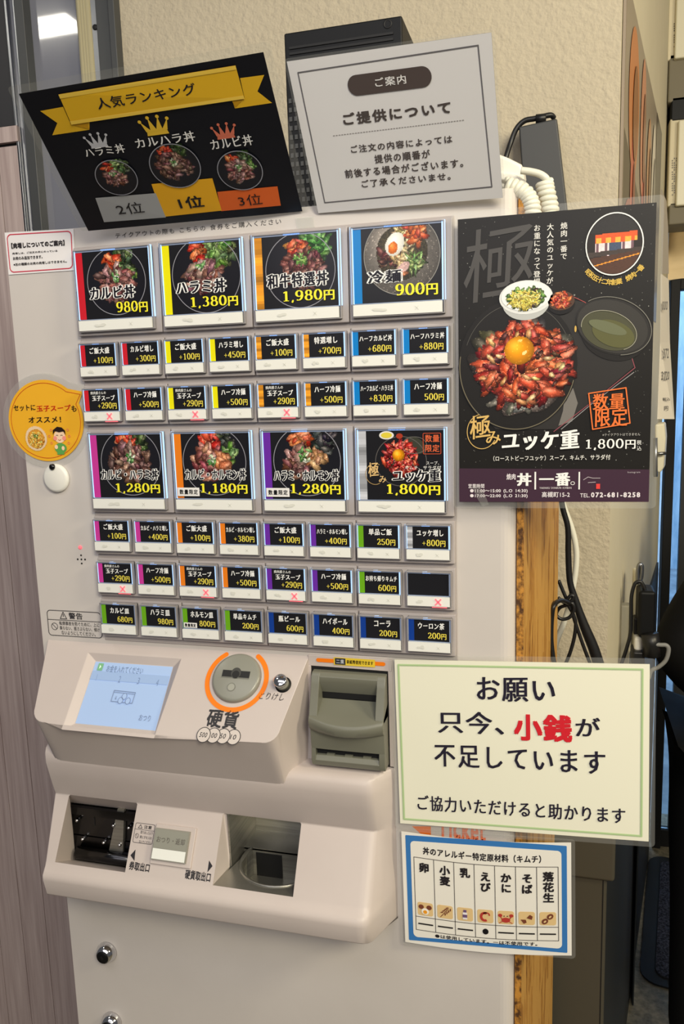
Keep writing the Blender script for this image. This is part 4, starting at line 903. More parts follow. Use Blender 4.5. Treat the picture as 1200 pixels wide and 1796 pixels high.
pell(985,532,.25,.20,(30,28,28),6.3); pell(985,527,.245,.175,(86,62,50),7); p = Pic(30, 40, 9); p.pile(.5,.5,.42,.4,60,[(214,84,48),(236,130,80),(190,56,34)],.09,el=2.6); a, b = sf.px(985,526); I.raster(p.img, p.mask, a-.22, b-.17, a+.22, b+.17, 8)
a, b = sf.px(1076,571); I.ell(a, b-.18, .60, .44, (36,34,33), 4, -.42); I.ell(a, b, .70, .50, (46,44,42), 5, -.42); I.ell(a-.02, b-.01, .66, .46, (58,56,53), 6, -.42)
I.ell(a-.08, b-.08, .52, .34, (78,78,58), 7, -.42); I.ell(a-.0, b-.14, .40, .23, (94,94,58), 8, -.42); I.ell(a-.1, b-.02, .36, .10, (108,112,84), 8.5, -.36)
def rot_ring(ca, cb, ra, rb, rot, wd, col, h, t0=0, t1=360):
    c_, s_ = math.cos(rot), math.sin(rot); I.path([(ca+ra*math.cos(t)*c_-rb*math.sin(t)*s_, cb+ra*math.cos(t)*s_+rb*math.sin(t)*c_) for t in np.radians(np.linspace(t0, t1, 40))], wd, col, h)
rot_ring(a, b, .70, .50, -.42, .012, (130,128,120), 9, -60, 150); rot_ring(a-.08, b-.08, .52, .34, -.42, .010, (170,168,150), 9, -40, 200)
pell(1010,576,.02,.06,(206,170,90),5)
# shop in the round picture
a, b = sf.px(1078,428); I.ell(a, b, .50, .55, (40,34,32), 3)
p = Pic(70, 64, 3); Yg, Xg = p.Y, p.X; inside = np.hypot((Xg-.5)/.5, (Yg-.5)/.5) < .98; im = np.zeros((70,64,3)); im[:] = np.array((42,36,34))/255
def fill(k, col): im[k] = np.array(col)/255*(1+.12*(p.noise[k]-.5))[:, None]
fill((Yg < .30), (46,44,44)); k = (Yg > .33-.03*Xg) & (Yg < .48-.02*Xg) & (Xg > .15) & (Xg < .90); fill(k, (226,92,44)); k = k & (Yg > .38) & (np.sin(Xg*36) > -.2); fill(k, (246,180,70))
k = (Yg >= .48-.02*Xg) & (Yg < .68) & (Xg > .15) & (Xg < .84); fill(k, (240,220,222)); fill(k & (np.sin(Xg*40) > .55), (120,90,100)); fill(k & (Xg > .40) & (Xg < .62), (70,84,110)); fill((Yg > .62-.05*Xg) & (Yg < .70-.06*Xg), (70,60,56)); fill((Yg > .72-.10*Xg), (84,56,44)); fill((Yg > .86-.2*Xg) & (Yg < .88-.2*Xg), (230,150,50))
I.raster(im, inside, a-.49, b-.54, a+.49, b+.54, 4); I.ring(a, b, .50, .55, .022, (244,244,240), 6)
arc = '昭和五十二年創業　焼肉一番'; n_ = len(arc)
for i, ch in enumerate(arc):
    if ch == '　': continue
    an = math.radians(-136+94*i/(n_-1)); ca_, cb_ = a+.63*math.cos(an), b+.68*math.sin(an); v, f = layout(ch, w=.02); v = (v-np.array([.5,.36,0]))*np.array([.115,.115,1]); r_ = an+math.pi/2
    I.add([sf.call(ca_+x*math.cos(r_)-y*math.sin(r_), cb_+x*math.sin(r_)+y*math.cos(r_), 3*HL+z*.0004) for x, y, z in v], f, (226,190,90))
for t, px, y0, y1 in (('焼肉一番で',990,389,456),('大人気のユッケが',966,391,498),('お重になって登場',943,393,500)):
    a, b = sf.px(px, y0); b2 = sf.px(px, y1)[1]; I.vtext(t, a, b, .128, (b-b2)/len(t), (236,234,228), w=.015, con=1.25)
OR = (236,120,58)
I.path([sf.px(*q) for q in ((1033,689),(1098,679),(1105,741),(1040,752))], .022, OR, 8, True)
I.ptext('数量', (1040,718), (1096,688), OR, h=8, w=.02, con=1.2, rise=.03); I.ptext('限定', (1044,748), (1101,713), OR, h=8, w=.02, con=1.2, rise=.03)
GD = (222,184,110)
I.ptext('極', (825,770), (861,727), GD, h=8, w=.012, con=1.3, rise=.1); I.ptext('み', (853,779), (879,755), GD, h=8, w=.012, con=1.3)
a, b = sf.px(846,756); I.ring(a, b, .29, .34, .014, GD, 7, 100, 330)
I.ptext('ユッケ重', (881,789), (1017,752), WHT, h=8, w=.045, con=1.3, rise=.06, gap=.04)
I.ptext('1,800円', (1028,789), (1115,768), WHT, h=8, serif=True, w=.02, con=1.2); I.ptext('税', (1117,779), (1125,771), WHT, h=8); I.ptext('込', (1117,789), (1125,781), WHT, h=8)
I.ptext('※テイクアウトはできません', (1057,764), (1123,758), (190,188,184), h=8)
I.ptext('（ローストビーフユッケ）スープ、キムチ、サラダ付', (866,808), (1071,796), (236,234,228), h=8, w=.012)
PU = (236,228,232)
I.ptext('焼肉', (889,841), (905,830), PU, h=4, w=.02); I.ptext('丼', (907,852), (933,829), WHT, h=4, w=.05, con=1.3); I.ptext('一番', (946,852), (1001,828), WHT, h=4, w=.05, con=1.3, gap=.1)
for x_ in (938, 1015): c0, c1_ = sf.px(x_, 858), sf.px(x_+3, 827); I.rect(c0[0], c0[1], c1_[0], c1_[1], WHT, 4)
pring(1005,847,.035,.03,.01,WHT,4); I.path([sf.px(*q) for q in ((1024,841),(1032,836),(1040,838),(1053,838))], .01, (200,190,196), 4); I.path([sf.px(*q) for q in ((1032,846),(1045,845))], .01, (200,190,196), 4)
c0, c1_ = sf.px(1046,857), sf.px(1053,848); I.rect(c0[0], c0[1], c1_[0], c1_[1], (232,70,66), 4)
I.ptext('営業時間', (822,856), (850,848), PU, h=4, w=.012); I.ptext('●11:00〜15:00 (L.O 14:30)', (825,865), (926,857), PU, h=4, w=.02); I.ptext('●17:00〜22:00 (L.O 21:30)', (825,873.5), (926,866), PU, h=4, w=.02)
I.ptext('YAKINIKU DONBURI ICHIBAN', (947,857), (1003,853.5), PU, h=4); I.ptext('高槻町15-2', (951,872), (1000,862), PU, h=4, w=.015); I.ptext('TEL.', (1018,872), (1035,865), PU, h=4, w=.01); I.ptext('072-681-8258', (1037,872), (1123,863), PU, h=4, w=.03, gap=.12); I.ptext('Instagram', (1101,830), (1123,826), (190,180,186), h=4)
I.build('printed_sheet', MT['paper'], root, fix=False)
m = M(); q = [at(*p_, -.26) for p_ in ((828,852),(838,850),(850,866),(858,885),(846,888),(836,872))]; m.add(q, [tuple(range(6))]); m.build('tape_piece', MT['film'], root, fix=False)
# --- request for small change
root, sf, I = sheet('coin_request', [at(692,1157,-.10), at(1140,1165,-.10), at(1138,1476,-.10), at(702,1444,-.10)], 'large cream laminated request sheet with pale green border and two red characters', 'sign', margin=.12, col=(240,238,218))
c = [sf.px(*q) for q in ((699,1166),(1127,1174),(1125,1466),(709,1436))]; I.path(c, .05, (196,216,170), 1, True); I.path(c, .02, (176,204,150), 2, True)
TK = dict(w=.018, con=1.25, rise=.03); CK = (40,36,52)
for t, p0, p1, cl, kw in (('お願い',(837,1228),(974,1189),CK,TK),('只今、',(769,1284),(884,1249),CK,TK),('小銭',(902,1297),(1004,1254),(214,40,52),dict(w=.034)),('が',(1010,1290),(1053,1258),CK,TK),
   ('不足しています',(763,1343),(1062,1317),CK,dict(TK, gap=.08)),('ご協力いただけると助かります',(733,1420),(1097,1416),CK,dict(TK, gap=.06))): I.ptext(t, p0, p1, cl, h=3, **kw)
I.build('printed_sheet', MT['paper'], root, fix=False)
# --- allergy table
root, sf, I = sheet('allergy_sheet', [at(704,1458,-.12), at(1002,1478,-.12), at(1003,1676,-.12), at(711,1652,-.12)], 'small laminated allergen table with blue frame and food icons, below the coin request', 'sign', margin=.08, col=(240,236,228),
  bend=lambda u, v: np.array([0, .0, -.10*math.sin(math.pi*u)]))
BF = (58,122,190); I.rrect(.09, .07, sf.w-.09, sf.h-.07, .02, BF, 1); I.rrect(.20, .18, sf.w-.20, sf.h-.18, .10, (240,236,226), 2)
TKK = (40,36,40); LN = (70,66,66); X0_, X1_ = .27, sf.w-.27; Yt, Ym, Yb = sf.h-.56, .70, .37
I.text('丼のアレルギー特定原材料（キムチ）', .48, sf.h-.47, sf.w-.62, sf.h-.28, TKK, 3, w=.03, gap=.05)
for y in (Yt, Ym, Yb): I.path([(X0_+(X1_-X0_)*i/14, y) for i in range(15)], .014, LN, 3)
IC = (228,196,140); BRN = (120,66,48); RDD = (184,62,54)
for i, nm in enumerate(('卵','小麦','乳','えび','かに','そば','落花生')):
    x0, x1 = X0_+(X1_-X0_)*i/7, X0_+(X1_-X0_)*(i+1)/7; xm = (x0+x1)/2; I.path([(x0, Yb), (x0, Yt)], .014, LN, 3)
    I.vtext(nm, xm+(.02 if i else 0), Yt-.10-(.05 if i in (3,4,5) else 0), .235, .25, TKK, h=4, w=.04)
    yi = Ym+.20; I.rrect(xm-.175, yi-.155, xm+.175, yi+.165, .05, IC, 3)
    if i == 3: I.ell(xm, (Ym+Yb)/2, .065, .07, (24,22,24), 4)
    else: I.path([(xm-.16, (Ym+Yb)/2), (xm+.16, (Ym+Yb)/2)], .034, (30,28,30), 4)
    if i == 0: I.ell(xm-.09, yi+.06, .06, .055, BRN, 5); I.ell(xm+.09, yi+.06, .06, .055, BRN, 5); I.ell(xm, yi-.04, .085, .08, (246,242,232), 6); I.ell(xm, yi-.05, .045, .045, (240,160,40), 7)
    if i == 1:
        I.path([(xm-.10, yi-.12), (xm+.08, yi+.10)], .014, BRN, 5)
        for k in range(4):
            for sg in (-1, 1): I.ell(xm-.03+.04*k+.035*sg, yi-.02+.04*k-.02*sg, .035, .014, BRN, 6, .9+.6*sg, n=10)
    if i == 2: I.rect(xm-.05, yi-.11, xm+.05, yi+.06, (238,232,236), 5); I.rect(xm-.035, yi+.06, xm+.035, yi+.12, (110,84,124), 5); I.rect(xm-.05, yi-.06, xm+.05, yi+.01, (110,84,124), 6)
    if i == 3:
        I.ring(xm-.01, yi, .08, .09, .055, RDD, 5, 60, 300); I.ring(xm+.02, yi+.05, .07, .05, .03, RDD, 5, -20, 150)
    if i == 4:
        I.ell(xm, yi-.05, .095, .06, RDD, 5); I.ell(xm-.12, yi+.06, .045, .04, RDD, 5); I.ell(xm+.12, yi+.06, .045, .04, RDD, 5)
        for sg in (-1, 1): I.path([(xm+.08*sg, yi-.02), (xm+.12*sg, yi+.04)], .02, RDD, 6); I.path([(xm+.07*sg, yi-.08), (xm+.14*sg, yi-.12)], .015, RDD, 6); I.ell(xm+.035*sg, yi+.05, .014, .014, (40,30,30), 6, n=8)
    if i == 5: I.poly([(xm-.13,yi-.02),(xm-.06,yi-.12),(xm+.0,yi-.09),(xm-.02,yi-.02)], BRN, 5); I.poly([(xm+.0,yi+.02),(xm+.07,yi+.10),(xm+.13,yi+.06),(xm+.11,yi-.02)], BRN, 5)
    if i == 6: I.ell(xm-.06, yi-.055, .075, .06, BRN, 5, .8); I.ell(xm+.05, yi+.06, .075, .06, BRN, 5, .8); I.ell(xm-.06, yi-.055, .035, .02, IC, 6, .8); I.ell(xm+.05, yi+.06, .035, .02, IC, 6, .8)
I.path([(X1_, Yb), (X1_, Yt)], .014, LN, 3)
I.text('●は使用しています。ーは不使用です。', .70, .235, sf.w-.72, .33, TKK, 3, w=.025, gap=.04)
I.build('printed_sheet', MT['paper'], root, fix=False)

# ------------------------------------------------------------------ things on and behind the machine
q0, q1 = at(498, 62, 2.6), at(705, 23, 2.6); bk = hit(729, 46, (q1[0], 0, 0), (1, 0, 0)); bt_y = min(bk[1], 4.6)
root = empty('mini_computer', ((q0[0]+q1[0])/2, 3.4, ZT)); tag(root, 'upright black mini computer case standing on the machine behind the serving notice', 'computer')
zq = (q0[2]+q1[2])/2
m = M(); m.box(q0[0], q1[0], 2.6, bt_y, ZT, zq); m.build('case', MT['black'], root, bevel=.04)
m = M(); q = at(680, 42, 2.6); m.lathe((q[0], 2.62, q[2]), (0,-1,0), [(.10, 0), (.10, .03), (.07, .03), (.06, .01)], n=20); m.build('power_button', MT['void'], root)
for py in (86, 96):
    m = M(); z = at(500, py, 2.6)[2]; m.box(q0[0]+.12, q1[0]-.2, 2.575, 2.61, z-.03, z+.02); m.build('vent_slot', MT['void'], root)
m = M()
for i in range(14):
    for j in range(5): m.box(q0[0]+.06+.12*j, q0[0]+.13+.12*j, 2.58, 2.61, ZT+.3+.2*i, ZT+.4+.2*i)
m.build('vent_grille', MT['black2'], root)
m = M(); m.box(q1[0]-.01, q1[0]+.012, 3.0, 3.35, zq-2.2, zq-.45); m.build('port_sticker', mat('sticker_green', (60,130,120), .5), root)
# adapter against the wall
yA = WY-.75; q = [at(*p_, yA) for p_ in ((910,222),(977,207),(996,372),(921,385))]
root = empty('power_adapter', ((q[0]+q[2])/2)); tag(root, 'tall flat dark grey power adapter leaning against the wall behind the white receiver', 'power adapter')
m = M(); m.hexa([q[3], q[2], q[2]+np.array([.03,.7,0]), q[3]+np.array([.03,.7,0])], [q[0], q[1], q[1]+np.array([.03,.7,0]), q[0]+np.array([.03,.7,0])]); m.build('adapter_body', MT['black2'], root, bevel=.05)
m = M(); m.tube(smooth_path([at(972,207,yA+.3), at(966,202,yA+.2), at(950,205,yA+.1), at(938,208,yA+.1), at(920,212,yA+.1), at(906,226,yA+.1), at(896,250,yA+.1), at(888,275,yA), at(884,300,yA)]), .075, 10); m.tube([at(958,207,yA+.1), at(940,209,yA+.1)], .13, 8); m.build('adapter_cable', MT['cable'], root)
# white receiver with its coiled cord
root = empty('wall_receiver', at(888,330,1.2)); tag(root, 'white telephone receiver lying on the machine top corner beside the serving notice', 'telephone')
yR = .7; a_ = [at(*p_, yR) for p_ in ((858,262),(893,276),(915,287),(921,300),(918,312),(929,326),(921,340),(880,330),(858,322))]
m = M(); n_ = len(a_); m.add(a_+[p_+np.array([0, .8, 0]) for p_ in a_], [tuple(range(n_)), tuple(range(n_, 2*n_))[::-1]]+[(i, (i+1)%n_, n_+(i+1)%n_, n_+i) for i in range(n_)]); m.build('handset', MT['white'], root, bevel=.08)
m = M(); b_ = [at(*p_, yR-.1) for p_ in ((858,300),(900,303),(921,315),(929,327),(916,331),(890,318),(858,312))]; n_ = len(b_); m.add(b_+[p_+np.array([0, .6, 0]) for p_ in b_], [tuple(range(n_)), tuple(range(n_, 2*n_))[::-1]]+[(i, (i+1)%n_, n_+(i+1)%n_, n_+i) for i in range(n_)]); m.build('handset_ridge', MT['white'], root, bevel=.04)
def helix(path, R, turns, r0):
    P = np.array(smooth_path(path, 30)); T = np.gradient(P, axis=0); T /= np.linalg.norm(T, axis=1)[:, None]; up = np.array([0,1.,0]); out = []; N = turns*16
    s_ = np.linspace(0, len(P)-1.001, N)
    for i, s0_ in enumerate(s_):
        k = int(s0_); f = s0_-k; p_ = P[k]*(1-f)+P[k+1]*f; t = T[k]; a = np.cross(t, up); a /= np.linalg.norm(a); b = np.cross(a, t); an = 2*math.pi*i/16; out.append(p_+R*(math.cos(an)*a+math.sin(an)*b))
    return out
root2 = empty('coiled_cord', at(940,340,.2)); tag(root2, 'white coiled telephone cord looping down behind the black poster', 'cord')
yC = .25
m = M(); m.tube(helix([at(886,326,yC), at(905,331,yC), at(921,340,yC), at(930,354,yC), at(934,372,yC), at(936,400,yC)], .125, 12, 0), .055, 8); m.build('coil', MT['cord'], root2)
m = M(); m.tube(helix([at(955,319,yC+.3), at(958,335,yC+.3), at(963,356,yC+.3), at(966,376,yC+.3), at(968,400,yC+.3)], .125, 9, 0), .055, 8); m.build('coil', MT['cord'], root2)
m = M(); m.tube(smooth_path([at(914,299,yC+.2), at(930,301,yC+.2), at(946,305,yC+.2), at(957,312,yC+.2), at(963,322,yC+.3)]), .07, 8); m.build('cord_lead', MT['cord'], root2)
# strand board beside the machine
A0, B0 = at(906.5, 1000, .15), at(919, 1000, .15); Cb = at(979, 1000, 5.0)
m = M(); dz = (FLOOR, 4.30); dv = np.array([Cb[0]-B0[0], Cb[1]-B0[1]])
def cor(z): return [(A0[0], A0[1], z), (B0[0], B0[1], z), (Cb[0], Cb[1], z), (Cb[0]-(B0[0]-A0[0]), Cb[1]+.02, z)]
lo, hi = cor(dz[0]), cor(dz[1]); vs = lo+hi
m.add(vs, [(1,2,6,5),(2,3,7,6),(3,0,4,7)], mat=0); m.add(vs, [(0,1,5,4),(4,5,6,7),(3,2,1,0)], mat=1)
tag(m.build('strand_board', [MT['osb'], MT['osbedge']]), 'golden strand board panel standing upright along the right side of the machine', 'board')
# hanging cables
def cable(name, pts, r, mt, label):
    m = M(); P = smooth_path(pts); rs_ = np.interp(np.linspace(0, 1, len(P)), np.linspace(0, 1, len(r)), r) if hasattr(r, '__len__') else r
    m.tube(P, rs_, 10); return tag(m.build(name, mt), label, 'cable')
yc_ = 6.4
cable('power_cable', [at(x_, y_, yc_) for x_, y_ in ((976,430),(983,560),(985,700),(984,830),(986,884),(996,925),(997,972),(1000,1020),(1011,1057),(1024,1095),(1045,1148),(1056,1200),(1060,1290),(1058,1390))], [.08]*5+[.085,.09,.11,.15,.17,.17,.17], MT['cable'], 'thick black cable running down the wall from the poster to the cream request sheet')
cable('white_cable', [at(x_, y_, yc_+.5) for x_, y_ in ((970,440),(978,600),(982,760),(985,865),(990,890),(1004,930),(1011,965),(1010,1000),(1005,1030),(1000,1056),(990,1090),(975,1130),(966,1180))], .085, MT['cord'], 'thin white cable beside the thick black cable under the poster')
m = M()
m.tube(smooth_path([at(x_, y_, yc_-.6) for x_, y_ in ((979,1048),(990,1057),(1003,1058),(1007,1068),(1000,1082),(986,1086),(976,1078),(982,1066),(996,1060),(1006,1048),(1002,1044),(994,1052))]), .05, 8)
m.tube(smooth_path([at(x_, y_, max(3.9, yc_-.6-1.0*max(0, 1000-x_)/12)) for x_, y_ in ((999,1058),(984,1053),(972,1062),(968,1085),(967,1120),(970,1150),(974,1170))]), .06, 8)
m.tube(smooth_path([at(x_, y_, yc_-.5) for x_, y_ in ((996,1060),(1006,1078),(1010,1095),(1007,1120),(1000,1145),(992,1165))]), .05, 8)
m.tube(smooth_path([at(x_, y_, yc_-.5) for x_, y_ in ((980,1018),(990,1042),(1001,1066),(1012,1100),(1026,1140),(1040,1175))]), .05, 8)
tag(m.build('tied_cable', MT['cable']), 'thin black cable tied in a loop hanging beside the strand board', 'cable')

# ------------------------------------------------------------------ right-hand wall
ws = Surf(WR_O, (*WR_D[:2], 0), (0,0,1), WR_N)
root = empty('meat_poster', ws(6, 7, .05)); tag(root, 'long grilled meat poster on the side wall, seen nearly edge on', 'poster')
I = Ink(ws); s0_, s1_ = .35, 14.5; zt0, zb0 = 10.6, 3.4
q = onwall(1110, 2); zt0 = q[1]
hx = onwall(1160, 240)[0]; s1_ = min(max(hx, 9), 20)
I.box  # sheet
I.rect(s0_, zb0, s1_, zt0, (150,140,126), 3); I.rect(s0_, zb0, s1_, zt0, (150,140,126), 0)
L_ = s1_-s0_; H_ = zt0-zb0
def mp_(u, v): return (s0_+L_*u, zb0+H_*v)
I.poly([mp_(0,.55), mp_(.35,.42), mp_(.70,.30), mp_(1,.22), mp_(1,0), mp_(0,0)], (66,62,58), 4); I.poly([mp_(.80,1), mp_(1,1), mp_(1,0), mp_(.80,0)], (84,76,66), 5)
for u0_, u1_, v0_, v1_, cl in ((.10,.30,.45,.95,(196,118,66)),(.16,.24,.2,.6,(190,90,70)),(.34,.46,.45,.98,(206,140,110)),(.40,.47,.3,.7,(196,100,84)),(.52,.64,.35,.85,(190,140,100)),(.66,.78,.22,.9,(224,216,200)),(.05,.30,.02,.35,(150,70,54)),(.36,.60,.05,.25,(160,96,60)),(.64,.76,.0,.10,(220,190,110))):
    u_ = (u0_+u1_)/2; c_ = mp_(u_, (v0_+v1_)/2); I.ell(c_[0], c_[1], L_*(u1_-u0_)/2, H_*(v1_-v0_)/2, cl, 6+u0_*3, n=24); I.ell(c_[0]+L_*.02, c_[1]-H_*.03, L_*(u1_-u0_)/4, H_*(v1_-v0_)/3, np.array(cl)*.72, 10+u0_*3, n=20)
for v in (.32, .22, .11): I.text('丼', *mp_(.66,v), *mp_(.76,v+.045), (236,234,228), 16, w=.03)
I.build('printed_sheet', MT['paper'], root, fix=False)
m = M(); p0 = [ws(a, b, h) for a, b, h in ((s0_-.2,zb0,.02),(s0_,zb0,.02),(s0_,zb0,.10),(s0_-.2,zb0,.10))]; m.hexa(p0, [np.array(p_)+np.array([0,0,zt0-zb0+3]) for p_ in p0]); m.build('poster_edge', mat('poster_edge_strip', (150,136,120), .5), root)
# flyers hanging further along the wall
def flyer(name, pts, depth, col, lines, label):
    m = Ink(Surf((0,0,0), (1,0,0), (0,0,1), (0,-1,0))); P = [at(x_, y_, depth+dd) for x_, y_, dd in pts]; n2 = len(P)//2
    L1, L2 = P[:n2], P[n2:]
    m.grid([[L1[i], L2[i]] for i in range(n2)], col=col); m.grid([[L1[i]+np.array([.04,.08,0]), L2[i]+np.array([.04,.08,0])] for i in range(n2)], col=col)
    for t, x0, y0, x1, y1 in lines:
        q0_, q1_ = at(x0, y0, depth), at(x1, y1, depth); m.s = Surf(at(x0, y0, depth)+np.array([0,-.10,0]), (1,0,0), (0,0,1), (0,-1,0)); m.text(t, 0, 0, q1_[0]-q0_[0], q1_[2]-q0_[2], (90,88,86), 1, w=.02)
    return tag(m.build(name, MT['paper'], fix=False), label, 'flyer')
flyer('flyer', [(1159,330,0),(1160,400,0),(1161,480,0),(1168,352,.6),(1171,400,.6),(1172,480,.6)], 22, (168,160,150), [], 'short greyish flyer pinned to the side wall above the white price list')
flyer('price_list', [(1159,480,0),(1158,600,0),(1153,735,-.3),(1172,490,.8),(1174,600,.8),(1182,735,.2)], 21.5, (226,218,204), [('000',1161,545,1171,528),('372',1163,629,1173,611),('3,720',1160,669,1174,651),('円',1165,720,1172,712),('税込',1162,703,1175,697)], 'white printed price list curling off the side wall beside the black poster')
m = M(); q = [at(*p_, 20) for p_ in ((1149,744),(1166,742),(1168,768),(1165,820),(1158,830),(1150,828))]; n_ = len(q); m.add(q+[p_+np.array([.2,1.2,0]) for p_ in q], [tuple(range(n_)), tuple(range(n_, 2*n_))[::-1]]+[(i, (i+1)%n_, n_+(i+1)%n_, n_+i) for i in range(n_)])
root = empty('door_chime', q[0]); tag(root, 'cream door chime box on the side wall under the price list', 'chime'); m.build('chime_case', MT['cream'], root, bevel=.1)
m = M(); m.tube([at(1150,768,19.8), at(1150,836,19.8)], .09, 8); m.tube([at(1148,796,19.8), at(1168,795,19.8)], .07, 8); m.build('chime_wire', MT['trim'], root)
# sockets and plugs low on the side wall
def wbox(m, px0, py0, px1, py1, Y, dy, **k): a, b = at(px0, py0, Y), at(px1, py1, Y); m.box(min(a[0], b[0]), max(a[0], b[0]), Y, Y+dy, min(a[2], b[2]), max(a[2], b[2]), **k)
m = M(); wbox(m, 1090, 1062, 1103, 1200, 13.2, .5); tag(m.build('socket_plate', MT['cream'], bevel=.06), 'cream socket plate on the side wall left of the power strip', 'socket')
root = empty('power_strip', at(1117,1100,13)); tag(root, 'slim cream power strip hanging upright on the side wall behind the black adapter', 'power strip')
m = M(); wbox(m, 1113, 1004, 1120.5, 1190, 13.2, .8); m.build('strip_body', MT['cream'], root, bevel=.08)
m = M(); m.tube(smooth_path([at(x_, y_, 13) for x_, y_ in ((1119,1024),(1119,1000),(1122,990),(1126,994),(1125,1012),(1121,1026))]), .07, 8); m.build('strip_hook', MT['trim'], root)
root = empty('plug_adapter', at(1135,1080,12.4)); tag(root, 'black block power adapter plugged into the power strip', 'power adapter')
m = M(); wbox(m, 1121, 1037, 1149, 1120, 12.2, 1.1); m.build('adapter_body', MT['black'], root, bevel=.12)
m = M(); wbox(m, 1112, 1084, 1122, 1114, 12.6, .5); m.build('plug', MT['cable'], root, bevel=.06)
m = M(); m.tube(smooth_path([at(x_, y_, 12.5) for x_, y_ in ((1133,1040),(1129,1028),(1123,1020),(1114,1024),(1108,1045),(1107,1075),(1106,1110),(1100,1135),(1090,1165))]), .065, 8); m.build('adapter_cable', MT['cable'], root)
root = empty('grey_cable_plug', at(1145,1130,12.2)); tag(root, 'round black plug with a thin grey cable below the black adapter', 'plug')
m = M(); m.tube([at(1140,1112,12), at(1143,1128,12), at(1143,1150,12)], .30, 14); m.build('plug_body', MT['cable'], root)
m = M(); m.tube(smooth_path([at(x_, y_, 11.8) for x_, y_ in ((1146,1130),(1158,1131),(1169,1132),(1173,1140),(1168,1158),(1155,1170),(1143,1176),(1138,1190))]), .075, 8); m.build('plug_cable', mat('cable_grey', (130,130,128), .5), root)
root = empty('white_plug', at(1120,1135,12.2)); tag(root, 'white plug seated in a black socket at the bottom of the power strip', 'plug')
m = M(); wbox(m, 1113, 1118, 1128, 1144, 12.2, .6); m.build('plug_body', MT['white'], root, bevel=.12)
m = M(); wbox(m, 1110, 1143, 1131, 1175, 12.0, .9); m.build('plug_socket', MT['cable'], root, bevel=.08)
# slim bin between board and wall corner
yb0 = 5.6; xa_, xb_ = 5.75, at(1064, 1600, yb0)[0]; zl = at(1060, 1541, yb0)[2]; xl2 = at(1080, 1500, yb0-.15)[0]
root = empty('slim_bin', ((xa_+xb_)/2, 7, FLOOR)); tag(root, 'slim dark olive bin with overhanging lid between the strand board and wall corner', 'bin')
m = M(); m.box(xa_, xb_, yb0, 8.7, FLOOR, zl+.2); m.build('bin_body', MT['bin'], root, bevel=.1)
m = M(); m.box(xa_-.05, xl2, yb0-.15, 8.8, zl, zl+2.0); m.build('bin_lid', MT['bin'], root, bevel=.1)
m = M(); xe = at(1056, 1600, yb0)[0]; m.box(xe, xe+.03, yb0-.01, yb0+.02, FLOOR, zl); m.build('bin_seam', MT['void'], root)
# dark box further back, mat, doorway
qa, qb = at(1055, 1600, 21), at(1117, 1600, 21)
m = M(); m.box(10.15, qb[0], 21, 24, FLOOR, at(1100, 1380, 21)[2]); tag(m.build('storage_box', MT['bin2'], bevel=.1), 'dark grey box standing on the floor tiles between the bin and the entrance mat', 'box')
def fl(px, py, dz=0): return hit(px, py, (0,0,FLOOR+dz), (0,0,1))
c0, c1_, c2_ = fl(1121, 1722), fl(1138, 1500), fl(1200, 1745)
ux = (c1_-c0)/np.linalg.norm(c1_-c0); uw = np.array([ux[1], -ux[0], 0]); ln = np.linalg.norm(c1_-c0)
def ms(a, b, h=0): return tuple(c0+uw*a+ux*b+np.array([0,0,h]))
root = empty('entrance_mat', ms(6, 6)); tag(root, 'dark blue-grey carpet entrance mat with black rubber border lying inside the door', 'mat')
def rr2(a0, b0, a1, b1, r):
    P = []
    for cx_, cy_, st in ((a1-r,b1-r,0),(a0+r,b1-r,90),(a0+r,b0+r,180),(a1-r,b0+r,270)): P += [(cx_+r*math.cos(math.radians(st+t)), cy_+r*math.sin(math.radians(st+t))) for t in np.linspace(0, 90, 7)]
    return P
def slab(m, P, h0, h1): n = len(P); m.add([ms(a,b,h0) for a,b in P]+[ms(a,b,h1) for a,b in P], [tuple(range(n))[::-1], tuple(range(n,2*n))]+[(i,(i+1)%n,n+(i+1)%n,n+i) for i in range(n)])
m = M(); slab(m, rr2(0, 0, 14, ln, 1.0), 0, .10); m.build('rubber_border', MT['rubber'], root)
m = M(); slab(m, rr2(.75, .65, 13.3, ln-.6, .5), .05, .20); m.build('carpet', MT['mat'], root)
YD = 36.0; j0, j1 = at(1148, 1300, YD)[0], at(1163, 1300, YD)[0]; hz = at(1185, 510, YD)[2]; hz2 = at(1185, 492, YD)[2]
door = empty('door_1', (j1+5, YD, FLOOR)); struct(door)
m = M(); m.box(j0, j1, YD-.6, YD+.6, FLOOR, hz2); m.box(j1, j1+22, YD-.6, YD+.6, hz, hz2); m.box(j1+20, j1+21, YD-.4, YD+.4, FLOOR, hz); m.box(j1, j1+20, YD-.3, YD+.3, FLOOR, FLOOR+1.2); m.build('door_frame', MT['rubber'], door, bevel=.05)
m = M(); m.box(j1+.5, j1+1.2, YD-.25, YD+.25, FLOOR+1, hz); m.build('door_stile', MT['frame'], door)
m = M(); m.box(j1, j1+20, YD-.05, YD+.05, FLOOR+1.2, hz); m.build('door_pane', MT['glass'], door)
m = M(); m.box(at(1171,440,YD)[0], j1+40, YD-.5, YD+2, hz2, 24); m.box(j1+21, j1+60, YD-.5, YD+2, FLOOR, hz2); struct(m.build('wall_front', MT['lintel']))
m = M(); wbox(m, 1155, 900, 1162, 1100, YD-2, .2) if False else None
